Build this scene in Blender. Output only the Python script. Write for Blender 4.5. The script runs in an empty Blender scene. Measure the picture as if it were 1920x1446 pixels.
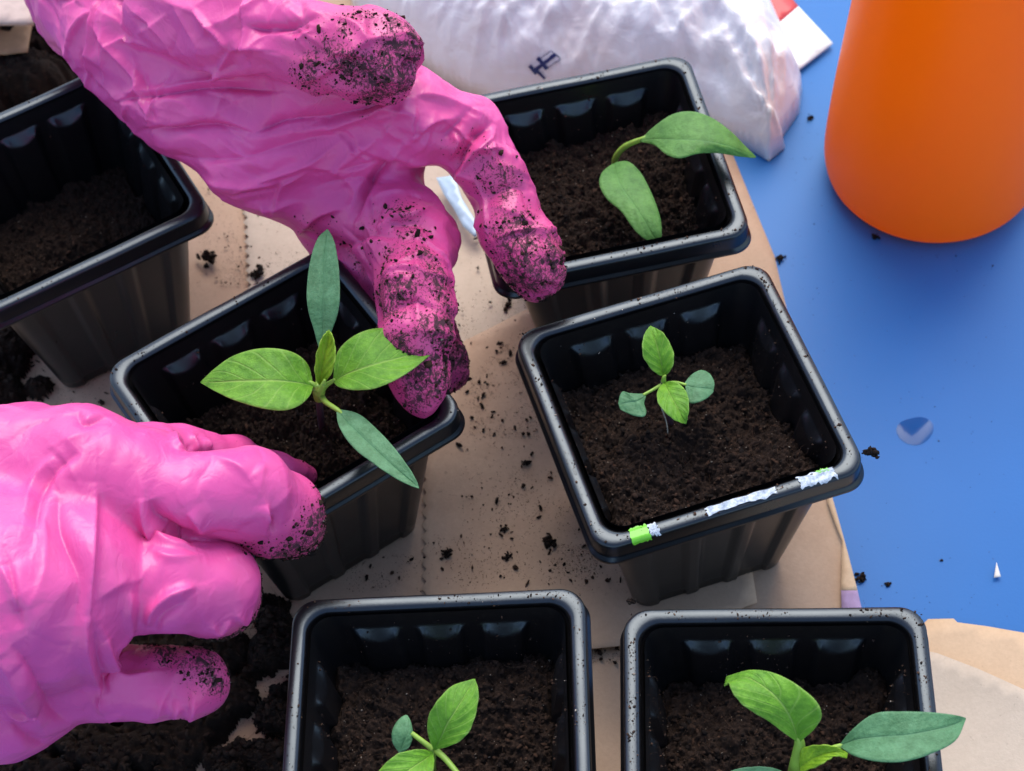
import bpy, bmesh, math, random
import numpy as np
from mathutils import Vector, Matrix
from mathutils.bvhtree import BVHTree
from mathutils.geometry import delaunay_2d_cdt

random.seed(7)
RNG = np.random.default_rng(7)
SC = bpy.context.scene
COL = SC.collection

# ------------------------------------------------------------------ camera
W, H = 1920.0, 1446.0
F_PX = 3498.7
TILT, ROLL, CAM_H = 0.61571557, -0.13135016, 0.58023477
fwd = np.array([0, math.sin(TILT), -math.cos(TILT)])
_r0 = np.array([1.0, 0, 0]); _u0 = np.cross(_r0, fwd)
_c, _s = math.cos(ROLL), math.sin(ROLL)
RGT = _c * _r0 + _s * _u0
UPV = -_s * _r0 + _c * _u0
EYE = np.array([0, 0, CAM_H])
cd = bpy.data.cameras.new('camera'); cam = bpy.data.objects.new('camera', cd); COL.objects.link(cam)
M = Matrix(((RGT[0], UPV[0], -fwd[0], 0), (RGT[1], UPV[1], -fwd[1], 0), (RGT[2], UPV[2], -fwd[2], CAM_H), (0, 0, 0, 1)))
cam.matrix_world = M
cd.sensor_width = 36.0; cd.lens = F_PX / W * 36.0
cd.clip_start = 0.01; cd.clip_end = 50
cd.dof.use_dof = True; cd.dof.focus_distance = 0.575; cd.dof.aperture_fstop = 22
SC.camera = cam

# ------------------------------------------------------------------ sky, sun, exposure
SUN_EL, SUN_AZ = math.radians(56), math.radians(8)       # azimuth clockwise from +Y
wd = bpy.data.worlds.new('World'); SC.world = wd; wd.use_nodes = True
nt = wd.node_tree; nt.nodes.clear()
sky = nt.nodes.new('ShaderNodeTexSky'); sky.sky_type = 'NISHITA'; sky.sun_disc = False
sky.sun_elevation = SUN_EL; sky.sun_rotation = SUN_AZ; sky.dust_density = 1.2; sky.air_density = 1.0; sky.ozone_density = 1.0
bg = nt.nodes.new('ShaderNodeBackground'); bg.inputs[1].default_value = 0.15
wo = nt.nodes.new('ShaderNodeOutputWorld')
nt.links.new(sky.outputs[0], bg.inputs[0]); nt.links.new(bg.outputs[0], wo.inputs[0])
sl = bpy.data.lights.new('sun', 'SUN'); sl.energy = 1.35; sl.angle = math.radians(42); sl.color = (1.0, 0.94, 0.86)
so = bpy.data.objects.new('sun', sl); COL.objects.link(so)
sdir = Vector((math.sin(SUN_AZ) * math.cos(SUN_EL), math.cos(SUN_AZ) * math.cos(SUN_EL), math.sin(SUN_EL)))
so.rotation_euler = sdir.to_track_quat('Z', 'Y').to_euler()
vs = SC.view_settings; vs.view_transform = 'Standard'; vs.look = 'None'; vs.exposure = 1.12; vs.gamma = 1.0
SC.cycles.max_bounces = 8; SC.cycles.use_denoising = True

# ------------------------------------------------------------------ helpers
def at(px, py, z=0.0):
    d = fwd * F_PX + RGT * (px - W / 2) - UPV * (py - H / 2)
    t = (z - CAM_H) / d[2]
    return EYE + d * t
def depth(p): return float((np.asarray(p) - EYE) @ fwd)
def mm_px(p): return depth(p) / F_PX        # metres per photo pixel at a point

_perm = RNG.permutation(256).astype(np.int32); _perm = np.concatenate([_perm, _perm, _perm])
_g = RNG.normal(size=(256, 3)); _g = (_g / np.linalg.norm(_g, axis=1, keepdims=True)).astype(np.float32)
def noise(P, f=1.0, seed=0):
    P = np.asarray(P, dtype=np.float64) * f + np.array([seed * 17.13, seed * 5.71, seed * 9.37]) + 1000
    i = np.floor(P).astype(np.int64); fr = (P - i).astype(np.float32); i = (i & 255)
    u = fr * fr * fr * (fr * (fr * 6 - 15) + 10)
    out = 0
    for dx in (0, 1):
        wx = u[:, 0] if dx else 1 - u[:, 0]
        for dy in (0, 1):
            wy = u[:, 1] if dy else 1 - u[:, 1]
            for dz in (0, 1):
                wz = u[:, 2] if dz else 1 - u[:, 2]
                h = _perm[_perm[_perm[(i[:, 0] + dx) & 255] + ((i[:, 1] + dy) & 255)] + ((i[:, 2] + dz) & 255)]
                g = _g[h]
                out = out + wx * wy * wz * (g[:, 0] * (fr[:, 0] - dx) + g[:, 1] * (fr[:, 1] - dy) + g[:, 2] * (fr[:, 2] - dz))
    return out * 1.6
def fbm(P, f, n=3, seed=0, gain=.5):
    o = 0; a = 1.0
    for k in range(n): o = o + a * noise(P, f * 2 ** k, seed + k); a *= gain
    return o
def worley(P, f, seed=0):
    P = np.asarray(P) * f + 500 + seed * 13.7
    i = np.floor(P).astype(np.int64); fr = P - i; best = np.full(len(P), 9.0)
    for dx in (-1, 0, 1):
        for dy in (-1, 0, 1):
            for dz in (-1, 0, 1):
                h = _perm[_perm[_perm[(i[:, 0] + dx) & 255] + ((i[:, 1] + dy) & 255)] + ((i[:, 2] + dz) & 255)]
                j = _g[h] * .5 + .5 + np.array([dx, dy, dz]); best = np.minimum(best, ((j - fr) ** 2).sum(1))
    return np.sqrt(best)
def ss(a, b, x):
    t = np.clip((x - a) / (b - a), 0, 1); return t * t * (3 - 2 * t)

def mesh_np(name, V, Fq=None, Ft=None, mat=None, parent=None, smooth=True, attrs=None):
    me = bpy.data.meshes.new(name)
    V = np.asarray(V, dtype=np.float32); me.vertices.add(len(V)); me.vertices.foreach_set('co', V.ravel())
    loops = []; starts = []; tot = 0; n = 0
    if Fq is not None and len(Fq):
        Fq = np.asarray(Fq, dtype=np.int32); loops.append(Fq.ravel()); starts.append(tot + 4 * np.arange(len(Fq))); tot += 4 * len(Fq)
    if Ft is not None and len(Ft):
        Ft = np.asarray(Ft, dtype=np.int32); loops.append(Ft.ravel()); starts.append(tot + 3 * np.arange(len(Ft))); tot += 3 * len(Ft)
    loops = np.concatenate(loops); starts = np.concatenate(starts).astype(np.int32)
    me.loops.add(len(loops)); me.loops.foreach_set('vertex_index', loops)
    me.polygons.add(len(starts)); me.polygons.foreach_set('loop_start', starts)
    me.update(calc_edges=True)
    if smooth: me.polygons.foreach_set('use_smooth', np.ones(len(starts), dtype=bool))
    if attrs:
        for k, v in attrs.items():
            a = me.attributes.new(k, 'FLOAT', 'POINT'); a.data.foreach_set('value', np.asarray(v, dtype=np.float32))
    me.validate(); 
    if mat: me.materials.append(mat)
    o = bpy.data.objects.new(name, me); COL.objects.link(o)
    if parent: o.parent = parent
    return o
def tag(o, label=None, cat=None, group=None, kind=None):
    if label: o['label'] = label
    if cat: o['category'] = cat
    if group: o['group'] = group
    if kind: o['kind'] = kind
    return o
def empty(name, loc=(0, 0, 0), rz=0, label=None, cat=None, group=None):
    o = bpy.data.objects.new(name, None); COL.objects.link(o); o.location = loc; o.rotation_euler = (0, 0, rz)
    o.empty_display_size = .02
    bpy.context.view_layer.update()
    return tag(o, label, cat, group)
def keep(child, parent):          # parent while keeping world coordinates of the vertices
    child.parent = parent
    child.matrix_parent_inverse = (Matrix.Translation(parent.location) @ parent.rotation_euler.to_matrix().to_4x4()).inverted()
    return child
def bez(pts, n):                  # Catmull-Rom through pts
    P = np.asarray(pts, float); m = len(P)
    if m == 2: return P[0] + (P[1] - P[0]) * np.linspace(0, 1, n)[:, None]
    Q = np.vstack([2 * P[0] - P[1], P, 2 * P[-1] - P[-2]])
    out = []
    for t in np.linspace(0, m - 1, n):
        i = min(int(t), m - 2); f = t - i; a, b, c, d = Q[i:i + 4]
        out.append(.5 * ((2 * b) + (-a + c) * f + (2 * a - 5 * b + 4 * c - d) * f * f + (-a + 3 * b - 3 * c + d) * f ** 3))
    return np.array(out)
def tube(name, pts, rad, mat, parent=None, n=24, k=10, attrs=False):
    P = bez(pts, n); R = np.interp(np.linspace(0, 1, n), np.linspace(0, 1, len(rad)), rad)
    T = np.gradient(P, axis=0); T /= np.linalg.norm(T, axis=1, keepdims=True)
    up = np.array([0.3, 0.2, .93]); V = []
    for i in range(n):
        a = np.cross(T[i], up); 
        if np.linalg.norm(a) < .1: a = np.cross(T[i], [1, 0, 0])
        a /= np.linalg.norm(a); b = np.cross(T[i], a)
        for j in range(k):
            th = 2 * math.pi * j / k; V.append(P[i] + R[i] * (math.cos(th) * a + math.sin(th) * b))
    V += [P[0], P[-1]]
    q = [(i * k + j, i * k + (j + 1) % k, (i + 1) * k + (j + 1) % k, (i + 1) * k + j) for i in range(n - 1) for j in range(k)]
    t = [(n * k, (j + 1) % k, j) for j in range(k)] + [(n * k + 1, (n - 1) * k + j, (n - 1) * k + (j + 1) % k) for j in range(k)]
    return mesh_np(name, V, q, t, mat, parent)

# crumbs: many small irregular lumps in one mesh -------------------------------
_ico = bmesh.new(); bmesh.ops.create_icosphere(_ico, subdivisions=1, radius=1)
IV = np.array([v.co for v in _ico.verts]); IF = np.array([[v.index for v in f.verts] for f in _ico.faces]); _ico.free()
def crumbs_arrays(pos, size, flat=.8, elong=1.35, rng=RNG):
    pos = np.asarray(pos); n = len(pos); size = np.broadcast_to(size, (n,))
    A = rng.normal(size=(n, 3, 3)); Q = np.linalg.qr(A)[0]
    s = np.stack([rng.uniform(1, elong, n) ** 1.5, rng.uniform(.6, 1, n), rng.uniform(.4, 1, n)], 1)
    V = IV[None] * rng.uniform(.55, 1.25, (n, len(IV), 1)) * s[:, None]
    V = np.einsum('nij,nvj->nvi', Q, V); V[:, :, 2] *= flat
    V = V * size[:, None, None] + pos[:, None]
    Fc = IF[None] + (np.arange(n) * len(IV))[:, None, None]
    tn = rng.uniform(0, 1, n); tn = np.where(size > .00045, tn * .74, tn); tone = np.repeat(tn, len(IV))
    return V.reshape(-1, 3), Fc.reshape(-1, 3), tone
def crumbs(name, pos, size, mat, parent=None, **kw):
    V, Fc, tone = crumbs_arrays(pos, size, **kw)
    return mesh_np(name, V, None, Fc, mat, parent, smooth=False, attrs={'tone': tone})
def fibres_arrays(pos, length, rng=RNG, wid=.00008):
    V = []; Q = []
    for p in pos:
        L = length * rng.uniform(.4, 1.3); a = rng.uniform(0, 6.28); b = a + rng.uniform(-1.5, 1.5)
        p0 = np.array(p); p1 = p0 + .5 * L * np.array([math.cos(a), math.sin(a), rng.uniform(-.1, .35)]); p2 = p1 + .5 * L * np.array([math.cos(b), math.sin(b), rng.uniform(-.4, .1)])
        C = bez([p0, p1, p2], 6); base = len(V)
        for i, c in enumerate(C):
            d = C[min(i + 1, 5)] - C[max(i - 1, 0)]; s = np.cross(d, [0, 0, 1]); s /= np.linalg.norm(s) + 1e-9
            w = wid * (1.3 - .2 * i)
            V += [c - s * w, c + s * w, c + np.array([0, 0, w * 1.4])]
        for i in range(5):
            for j in range(3):
                k = (j + 1) % 3; Q.append((base + 3 * i + j, base + 3 * i + k, base + 3 * i + 3 + k, base + 3 * i + 3 + j))
    return np.array(V), np.array(Q)

# ------------------------------------------------------------------ materials
class N:
    def __init__(s, name):
        s.m = bpy.data.materials.new(name); s.m.use_nodes = True; s.t = s.m.node_tree; s.b = s.t.nodes['Principled BSDF']; s.out = s.t.nodes['Material Output']
    def n(s, typ, **kw):
        x = s.t.nodes.new('ShaderNode' + typ)
        for k, v in kw.items():
            if k.startswith('i_'):
                k = k[2:]; x.inputs[int(k) if k.isdigit() else k.replace('_', ' ')].default_value = v
            else: setattr(x, k, v)
        return x
    def l(s, a, b): s.t.links.new(a, b)
    def pos(s): return s.n('NewGeometry').outputs['Position']
    def noise(s, scale, detail=4, rough=.6, vec=None, dist=0):
        x = s.n('TexNoise'); x.inputs['Scale'].default_value = scale; x.inputs['Detail'].default_value = detail; x.inputs['Roughness'].default_value = rough; x.inputs['Distortion'].default_value = dist
        s.l(vec if vec is not None else s.pos(), x.inputs['Vector']); return x.outputs['Fac']
    def ramp(s, fac, stops):
        x = s.n('ValToRGB'); e = x.color_ramp.elements
        while len(e) < len(stops): e.new(.5)
        for i, (p, c) in enumerate(stops): e[i].position = p; e[i].color = (*c, 1) if len(c) == 3 else c
        s.l(fac, x.inputs[0]); return x.outputs['Color']
    def mix(s, fac, a, b, mode='MIX'):
        x = s.n('Mix', data_type='RGBA', blend_type=mode)
        for i, v in ((0, fac), (6, a), (7, b)):
            if isinstance(v, (int, float)): x.inputs[i].default_value = v
            elif isinstance(v, tuple): x.inputs[i].default_value = (*v, 1)
            else: s.l(v, x.inputs[i])
        return x.outputs[2]
    def math(s, op, a, b=0.0, c=0.0, clamp=False):
        x = s.n('Math', operation=op, use_clamp=clamp)
        for i, v in enumerate((a, b, c)):
            if isinstance(v, (int, float)): x.inputs[i].default_value = v
            else: s.l(v, x.inputs[i])
        return x.outputs[0]
    def attr(s, name): return s.n('Attribute', attribute_name=name).outputs['Fac']
    def col(s, c):
        if isinstance(c, tuple): s.b.inputs['Base Color'].default_value = (*c, 1)
        else: s.l(c, s.b.inputs['Base Color'])
    def set(s, **kw):
        for k, v in kw.items():
            i = s.b.inputs[k.replace('_', ' ')]
            if isinstance(v, (int, float, tuple)): i.default_value = v
            else: s.l(v, i)
    def bump(s, h, strength=.3, dist=.001, normal=None):
        x = s.n('Bump'); x.inputs['Strength'].default_value = strength; x.inputs['Distance'].default_value = dist
        s.l(h, x.inputs['Height'])
        if normal is not None: s.l(normal, x.inputs['Normal'])
        s.l(x.outputs[0], s.b.inputs['Normal']); return x.outputs[0]

def m_table():
    k = N('blue_paint'); a = k.noise(9, 3); c = k.ramp(a, [(.3, (.017, .128, .36)), (.7, (.021, .143, .40))])
    sp = k.noise(1500, 2, .5); k.col(k.mix(k.ramp(sp, [(.73, (0, 0, 0)), (.78, (.35, .35, .35))]), c, (.02, .05, .14)))
    k.set(Roughness=.5, Specular_IOR_Level=.4); k.bump(k.noise(900, 3), .12, .0004); return k.m
def m_paper(name, c1, c2, stain=.35):
    k = N(name); a = k.noise(35, 6, .65); b = k.noise(700, 4, .7)
    c = k.ramp(a, [(.3, c1), (.7, c2)])
    c = k.mix(k.math('MULTIPLY', k.ramp(b, [(.35, (0, 0, 0)), (.75, (1, 1, 1))]), .22), c, tuple(x * .62 for x in c1))
    d = k.noise(520, 3, .6, dist=.5); m = k.ramp(d, [(.66, (0, 0, 0)), (.70, (1, 1, 1))])
    e = k.ramp(k.noise(18, 3), [(.48, (0, 0, 0)), (.62, (1, 1, 1))])
    c = k.mix(k.math('MULTIPLY', k.math('MULTIPLY', m, e), stain), c, (.03, .02, .015))
    k.col(c); k.set(Roughness=.85, Specular_IOR_Level=.2)
    h = k.math('ADD', k.noise(60, 5, .6), k.math('MULTIPLY', k.noise(1400, 3), .12)); k.bump(h, .45, .0012); return k.m
def m_plastic():
    k = N('black_plastic'); d = k.noise(260, 5, .7)
    dust = k.ramp(d, [(.52, (0, 0, 0)), (.72, (1, 1, 1))])
    k.col(k.mix(k.math('MULTIPLY', dust, .13), (.0055, .005, .0055), (.045, .033, .026)))
    k.set(Roughness=k.math('ADD', .22, k.math('MULTIPLY', k.noise(60, 4), .18)), Specular_IOR_Level=.72, Specular_Tint=(.78, .90, 1.0, 1))  # blue of the reflected sky is put into the specular tint
    k.bump(k.noise(900, 3), .08, .0003); return k.m
def m_soil(name='soil', dark=1.0, cm=1.0):
    k = N(name); t = k.attr('tone')
    c1 = k.ramp(k.noise(380, 5, .75), [(.3, (.010 * dark, .0065 * dark, .005 * dark)), (.6, (.034 * dark, .020 * dark, .014 * dark)), (.8, (.085 * dark, .048 * dark, .030 * dark))])
    c2 = k.ramp(t, [(0, (.010, .007, .006)), (.5, (.034, .020, .014)), (.8, (.070, .036, .022)), (.93, (.09, .055, .035)), (.985, (.30, .25, .20))])
    c2 = k.mix(1.0, c2, (cm, cm, cm), 'MULTIPLY')
    x = k.n('ValToRGB'); 
    m = k.math('GREATER_THAN', t, -.5)
    k.col(k.mix(m, c1, c2)); k.set(Roughness=.95, Specular_IOR_Level=.15)
    k.bump(k.noise(2200, 4, .8), .8, .0008); return k.m
def m_glove():
    k = N('pink_nitrile'); dirt = k.attr('dirt')
    base = k.ramp(k.noise(30, 3), [(.3, (.68, .072, .27)), (.7, (.75, .090, .315))])
    wet = k.mix(k.math('MULTIPLY', dirt, .6), base, (.50, .035, .12))
    mp = k.n('Mapping'); mp.inputs['Scale'].default_value = (1.0, .55, .8); mp.inputs['Rotation'].default_value = (.3, .5, .9); k.l(k.pos(), mp.inputs[0])
    n1 = k.noise(420, 5, .72, vec=mp.outputs[0], dist=.9); n2 = k.noise(1100, 3, .6, dist=.6)
    th = k.math('SUBTRACT', .84, k.math('MULTIPLY', dirt, .35))
    s1 = k.math('MULTIPLY', k.math('SUBTRACT', n1, th), 18, clamp=True)
    s2 = k.math('MULTIPLY', k.math('SUBTRACT', n2, k.math('ADD', th, -.01)), 22, clamp=True)
    s = k.math('MAXIMUM', s1, k.math('MULTIPLY', s2, .8))
    k.col(k.mix(k.math('MULTIPLY', s, .93), wet, (.015, .0095, .0085)))
    k.set(Roughness=k.math('ADD', k.math('ADD', .33, k.math('MULTIPLY', k.noise(25, 2), .16)), k.math('MULTIPLY', s, .4)), Specular_IOR_Level=.5, Subsurface_Weight=.12, Subsurface_Radius=(.004, .0012, .002), Subsurface_Scale=1.0)
    h = k.math('ADD', k.math('MULTIPLY', k.noise(120, 4, .6, dist=.8), .8), k.math('MULTIPLY', s, .35)); nb = k.bump(h, .3, .0012)
    vo = k.n('TexVoronoi'); vo.inputs['Scale'].default_value = 130; wv = k.n('VectorMath', operation='ADD'); nz_ = k.n('TexNoise'); nz_.inputs['Scale'].default_value = 60
    sc_ = k.n('VectorMath', operation='SCALE'); sc_.inputs['Scale'].default_value = .012; k.l(k.pos(), nz_.inputs['Vector']); k.l(nz_.outputs['Color'], sc_.inputs[0]); k.l(sc_.outputs[0], wv.inputs[0]); k.l(mp.outputs[0], wv.inputs[1]); k.l(wv.outputs[0], vo.inputs['Vector'])
    nb = k.bump(vo.outputs['Distance'], .14, .0022, nb)
    m2 = k.n('Mapping'); m2.inputs['Scale'].default_value = (1.0, .28, .6); m2.inputs['Rotation'].default_value = (.2, .3, -.7); k.l(wv.outputs[0], m2.inputs[0])
    rg = k.math('ABSOLUTE', k.math('SUBTRACT', k.noise(170, 3, .55, vec=m2.outputs[0], dist=.3), .5)); k.bump(k.math('MINIMUM', rg, .09), .3, .003, nb); return k.m
def m_leaf(name, ca, cb, vein, vs_, rough=.5, sv=.42):
    k = N(name); u = k.attr('lu'); v = k.attr('lv')       # u along 0..1, v across -1..1
    av = k.math('ABSOLUTE', v)
    mid = k.math('SUBTRACT', 1.0, k.math('MULTIPLY', av, 16), clamp=True)
    ph = k.math('SUBTRACT', k.math('MULTIPLY', u, 6.0), k.math('MULTIPLY', k.math('POWER', av, .8), 2.1))
    w = k.math('ABSOLUTE', k.math('SUBTRACT', k.math('FRACT', k.math('ADD', ph, k.math('MULTIPLY', k.noise(60, 2), .3))), .5))
    side = k.math('MULTIPLY', k.math('SUBTRACT', 1.0, k.math('MULTIPLY', w, 11), clamp=True), sv)
    ve = k.math('MULTIPLY', k.math('MAXIMUM', mid, side), vs_)
    a = k.ramp(k.noise(90, 5, .6), [(.3, ca), (.7, cb)])
    sp = k.ramp(k.noise(1500, 3, .7), [(.45, (0, 0, 0)), (.8, (1, 1, 1))])
    a = k.mix(k.math('MULTIPLY', sp, .25), a, tuple(min(1, x * 1.9 + .02) for x in cb))
    a = k.mix(k.math('MULTIPLY', k.math('SUBTRACT', av, .93, clamp=True), 7, clamp=True), a, vein)
    blo = k.ramp(k.noise(260, 4, .7), [(.35, (.62, .70, .62)), (.6, (1, 1, 1))]); a = k.mix(1.0, a, blo, 'MULTIPLY')
    c = k.mix(ve, a, vein); k.col(c)
    k.set(Roughness=rough, Specular_IOR_Level=.4); nb = k.bump(k.math('ADD', k.noise(700, 4, .7), k.math('MULTIPLY', ve, -1.2)), .6, .0007)
    tr = k.n('BsdfTranslucent'); k.l(k.mix(.5, c, (.35, .6, .03)), tr.inputs[0]); k.l(nb, tr.inputs['Normal'])
    mx = k.n('MixShader'); mx.inputs[0].default_value = .28; k.l(k.b.outputs[0], mx.inputs[1]); k.l(tr.outputs[0], mx.inputs[2]); k.l(mx.outputs[0], k.out.inputs[0]); return k.m
def m_simple(name, c, rough=.5, spec=.5, bump=0, bs=300, var=.1, **kw):
    k = N(name); a = k.noise(bs, 4); k.col(k.ramp(a, [(.3, tuple(x * (1 - var) for x in c)), (.7, tuple(min(1, x * (1 + var)) for x in c))]))
    k.set(Roughness=rough, Specular_IOR_Level=spec, **kw)
    if bump: k.bump(k.noise(bs * 2, 4), bump, .0006)
    return k.m

def m_orange():
    k = N('orange_plastic'); c = k.ramp(k.noise(25, 4), [(.3, (.96, .24, .0)), (.7, (1.0, .265, .0))])
    scuff = k.ramp(k.noise(900, 4, .8), [(.66, (0, 0, 0)), (.72, (1, 1, 1))]); k.col(k.mix(k.math('MULTIPLY', scuff, .12), c, (.5, .2, .08)))
    k.set(Roughness=k.math('ADD', .28, k.math('MULTIPLY', k.noise(40, 5), .2)), Specular_IOR_Level=.5); k.bump(k.noise(500, 3), .04, .0004)
    tr = k.n('BsdfTranslucent'); tr.inputs[0].default_value = (1, .34, .005, 1)
    mx = k.n('MixShader'); mx.inputs[0].default_value = .56; k.l(k.b.outputs[0], mx.inputs[1]); k.l(tr.outputs[0], mx.inputs[2]); k.l(mx.outputs[0], k.out.inputs[0]); return k.m
MT = dict(
    table=m_table(), plastic=m_plastic(), soil=m_soil(), soil_dark=m_soil('soil_dark', .6, .9), soil_dry=m_soil('soil_dry', 1, 2.0), glove=m_glove(),
    paper=m_paper('kraft_paper', (.44, .29, .19), (.52, .355, .24)), paper_pale=m_paper('kraft_paper_pale', (.50, .40, .30), (.57, .46, .35)),
    paper_back=m_paper('kraft_paper_light', (.56, .38, .235), (.62, .43, .27), .1),
    young=m_leaf('young_leaf', (.13, .34, .018), (.21, .46, .03), (.42, .62, .14), .75),
    shoot=m_leaf('shoot_leaf', (.22, .42, .012), (.34, .56, .02), (.50, .66, .10), .4),
    cot=m_leaf('seed_leaf', (.095, .245, .10), (.14, .33, .15), (.17, .36, .19), .3, .5, 0),
    cot2=m_leaf('seed_leaf_green', (.095, .25, .040), (.15, .34, .065), (.22, .42, .15), .35, .5, 0),
    stem=m_simple('green_stem', (.26, .42, .05), .45), purple=m_simple('purple_stem', (.075, .035, .045), .5), pale=m_simple('pale_root', (.45, .40, .30), .6),
    orange=m_orange(),
    film=None)

# ------------------------------------------------------------------ table
def slab(name, x0, x1, y0, y1, z0, z1, mat):
    V = [(x, y, z) for z in (z0, z1) for y in (y0, y1) for x in (x0, x1)]
    Q = [(0, 2, 3, 1), (4, 5, 7, 6), (0, 1, 5, 4), (2, 6, 7, 3), (0, 4, 6, 2), (1, 3, 7, 5)]
    return mesh_np(name, V, Q, None, mat, smooth=False)
ZT = -0.0035
tag(slab('table_top', -.9, .9, -.5, 1.3, -.03, ZT, MT['table']), 'smooth blue painted table top under the papers and pots', 'table top', kind='structure')

# ------------------------------------------------------------------ paper sheets
def resample(P, step):
    P = np.asarray(P); out = []
    for i in range(len(P)):
        a, b = P[i], P[(i + 1) % len(P)]; n = max(1, int(np.linalg.norm(b - a) / step))
        for j in range(n): out.append(a + (b - a) * j / n)
    return np.array(out)
def poly_grid(poly, step):
    """triangulate a polygon with interior points; returns 2-D verts, tris"""
    B = resample(poly, step); n = len(B)
    x0, y0 = B.min(0); x1, y1 = B.max(0)
    gx, gy = np.meshgrid(np.arange(x0, x1, step), np.arange(y0, y1, step)); gx = gx + (np.arange(gx.shape[0]) % 2)[:, None] * step / 2
    G = np.stack([gx.ravel(), gy.ravel()], 1)
    d = edge_dist(G, B)
    ins = inside(G, B) & (d > step * .55)
    P = np.vstack([B, G[ins]])
    res = delaunay_2d_cdt([Vector(p) for p in P], [(i, (i + 1) % n) for i in range(n)], [], 0, 1e-7) if False else delaunay_2d_cdt([Vector(p) for p in P], [], [list(range(n))], 1, 1e-7)
    V = np.array([v[:] for v in res[0]]); T = [f for f in res[2]]
    T3 = []
    for f in T:
        for k in range(1, len(f) - 1): T3.append((f[0], f[k], f[k + 1]))
    return V, np.array(T3), B
def inside(G, B):
    c = np.zeros(len(G), bool); n = len(B); x, y = G[:, 0], G[:, 1]
    for i in range(n):
        x1, y1 = B[i]; x2, y2 = B[(i + 1) % n]
        if y1 == y2: continue
        k = ((y1 > y) != (y2 > y)) & (x < (x2 - x1) * (y - y1) / (y2 - y1) + x1); c ^= k
    return c
def edge_dist(G, B):
    d = np.full(len(G), 1e9); n = len(B)
    for i in range(n):
        a, b = B[i], B[(i + 1) % n]; ab = b - a; L = ab @ ab
        if L == 0: continue
        t = np.clip(((G - a) @ ab) / L, 0, 1); q = G - a - t[:, None] * ab; d = np.minimum(d, (q * q).sum(1))
    return np.sqrt(d)
def sheet(name, pxpoly, z, mat, step=.004, zf=None, thick=.00025, wave=.00025, parent=None, wseed=0):
    P = np.array([at(x, y, z)[:2] for x, y in pxpoly]); V, T, B = poly_grid(P, step)
    P3 = np.c_[V, np.zeros(len(V))]
    Z = z + wave * fbm(P3, 18, 2, wseed)
    if zf is not None: Z = Z + zf(V)
    # make all triangles face up
    a, b, c = V[T[:, 0]], V[T[:, 1]], V[T[:, 2]]
    cr = (b[:, 0] - a[:, 0]) * (c[:, 1] - a[:, 1]) - (b[:, 1] - a[:, 1]) * (c[:, 0] - a[:, 0]); T[cr < 0] = T[cr < 0][:, ::-1]
    o = mesh_np(name, np.c_[V, Z], None, T, mat, parent)
    s = o.modifiers.new('thickness', 'SOLIDIFY'); s.thickness = thick; s.offset = -1
    return o
def lift_line(pa, pb, h, w):      # raised crease along a line given by photo pixels
    a = at(*pa, 0)[:2]; b = at(*pb, 0)[:2]
    def f(V):
        ab = b - a; t = np.clip(((V - a) @ ab) / (ab @ ab), 0, 1); d = np.linalg.norm(V - a - t[:, None] * ab, axis=1)
        return h * np.exp(-d / w)
    return f
def edge_lift(pts, h, w):
    fs = [lift_line(pts[i], pts[i + 1], h, w) for i in range(len(pts) - 1)]
    return lambda V: np.max([f(V) for f in fs], axis=0)

def CR(V): return np.max([f(V) for f in (lift_line((880, 680), (1004, 572), .0014, .0025), lift_line((945, 700), (900, 1010), .0006, .003), lift_line((200, 780), (0, 560), .001, .003), lift_line((1480, 940), (1500, 1140), .0008, .003), lift_line((990, 1150), (1140, 1080), .0008, .003))], axis=0)
tag(sheet('kraft_paper_sheet', [(-420, -60), (620, -60), (1000, 60), (1330, 120), (1368, 275), (1452, 480), (1480, 600), (1556, 918), (1614, 1137), (1650, 1290), (1500, 1800), (-500, 1800)],
          -.0028, MT['paper'], .005, wave=.0003, zf=lambda V: CR(V)), 'largest brown kraft paper sheet lying under most of the pots', 'paper')
zz = []
for i, y in enumerate(range(330, 640, 9)): zz.append((457 + (y - 330) * .05 + (5 if i % 2 else -5), y))
tag(sheet('kraft_paper_sheet', [(430, 230)] + zz + [(470, 700), (1000, 780), (1010, 230)], -.0021, MT['paper_pale'], .004, wave=.0002, wseed=2, zf=edge_lift([(457, 330), (470, 640)], .0014, .004)),
    'pale brown paper with a zigzag cut edge beneath the raised pink glove', 'paper')
zz = []
for i, y in enumerate(range(1175, 880, -12)): zz.append((795 + (5 if i % 2 else -5), y))
tag(sheet('kraft_paper_sheet', [(870, 640), (1000, 575), (1330, 560), (1420, 1130), (1200, 1215), (1102, 1225), (900, 1215), (800, 1180)] + zz + [(800, 860)], -.0012, MT['paper'], .004,
          zf=lambda V: np.maximum(edge_lift([(900, 1215), (1102, 1225), (1200, 1215)], .0035, .012)(V), CR(V)), wave=.0004, wseed=4), 'brown paper with a serrated left edge and a curled front edge above the bottom pots', 'paper')
bag_flap = empty('folded_paper_edge', at(1580, 1040, -.002), 0, 'narrow folded kraft strip with a purple printed end beside the blue table', 'paper')
keep(sheet('strip', [(1546, 905), (1556, 915), (1588, 1030), (1608, 1107), (1577, 1107), (1579, 1015), (1567, 985), (1551, 940)], -.0008, MT['paper_back'], .002, wave=.0002), bag_flap)
keep(sheet('purple_print', [(1608, 1107), (1616, 1142), (1622, 1170), (1580, 1170), (1578, 1142), (1577, 1107)], -.0008, m_simple('purple_ink_paper', (.36, .24, .38), .8), .002, wave=.0002), bag_flap)
tag(sheet('kraft_paper_sheet', [(1740, 1161), (1788, 1160), (1795, 1167), (1850, 1174), (1925, 1187), (2100, 1210), (2100, 1700), (1600, 1700), (1620, 1280)], -.0026, MT['paper_back'], .005, wave=.0003, wseed=5),
    'light kraft paper at the right edge with a torn notch on its blue side', 'paper')
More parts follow.
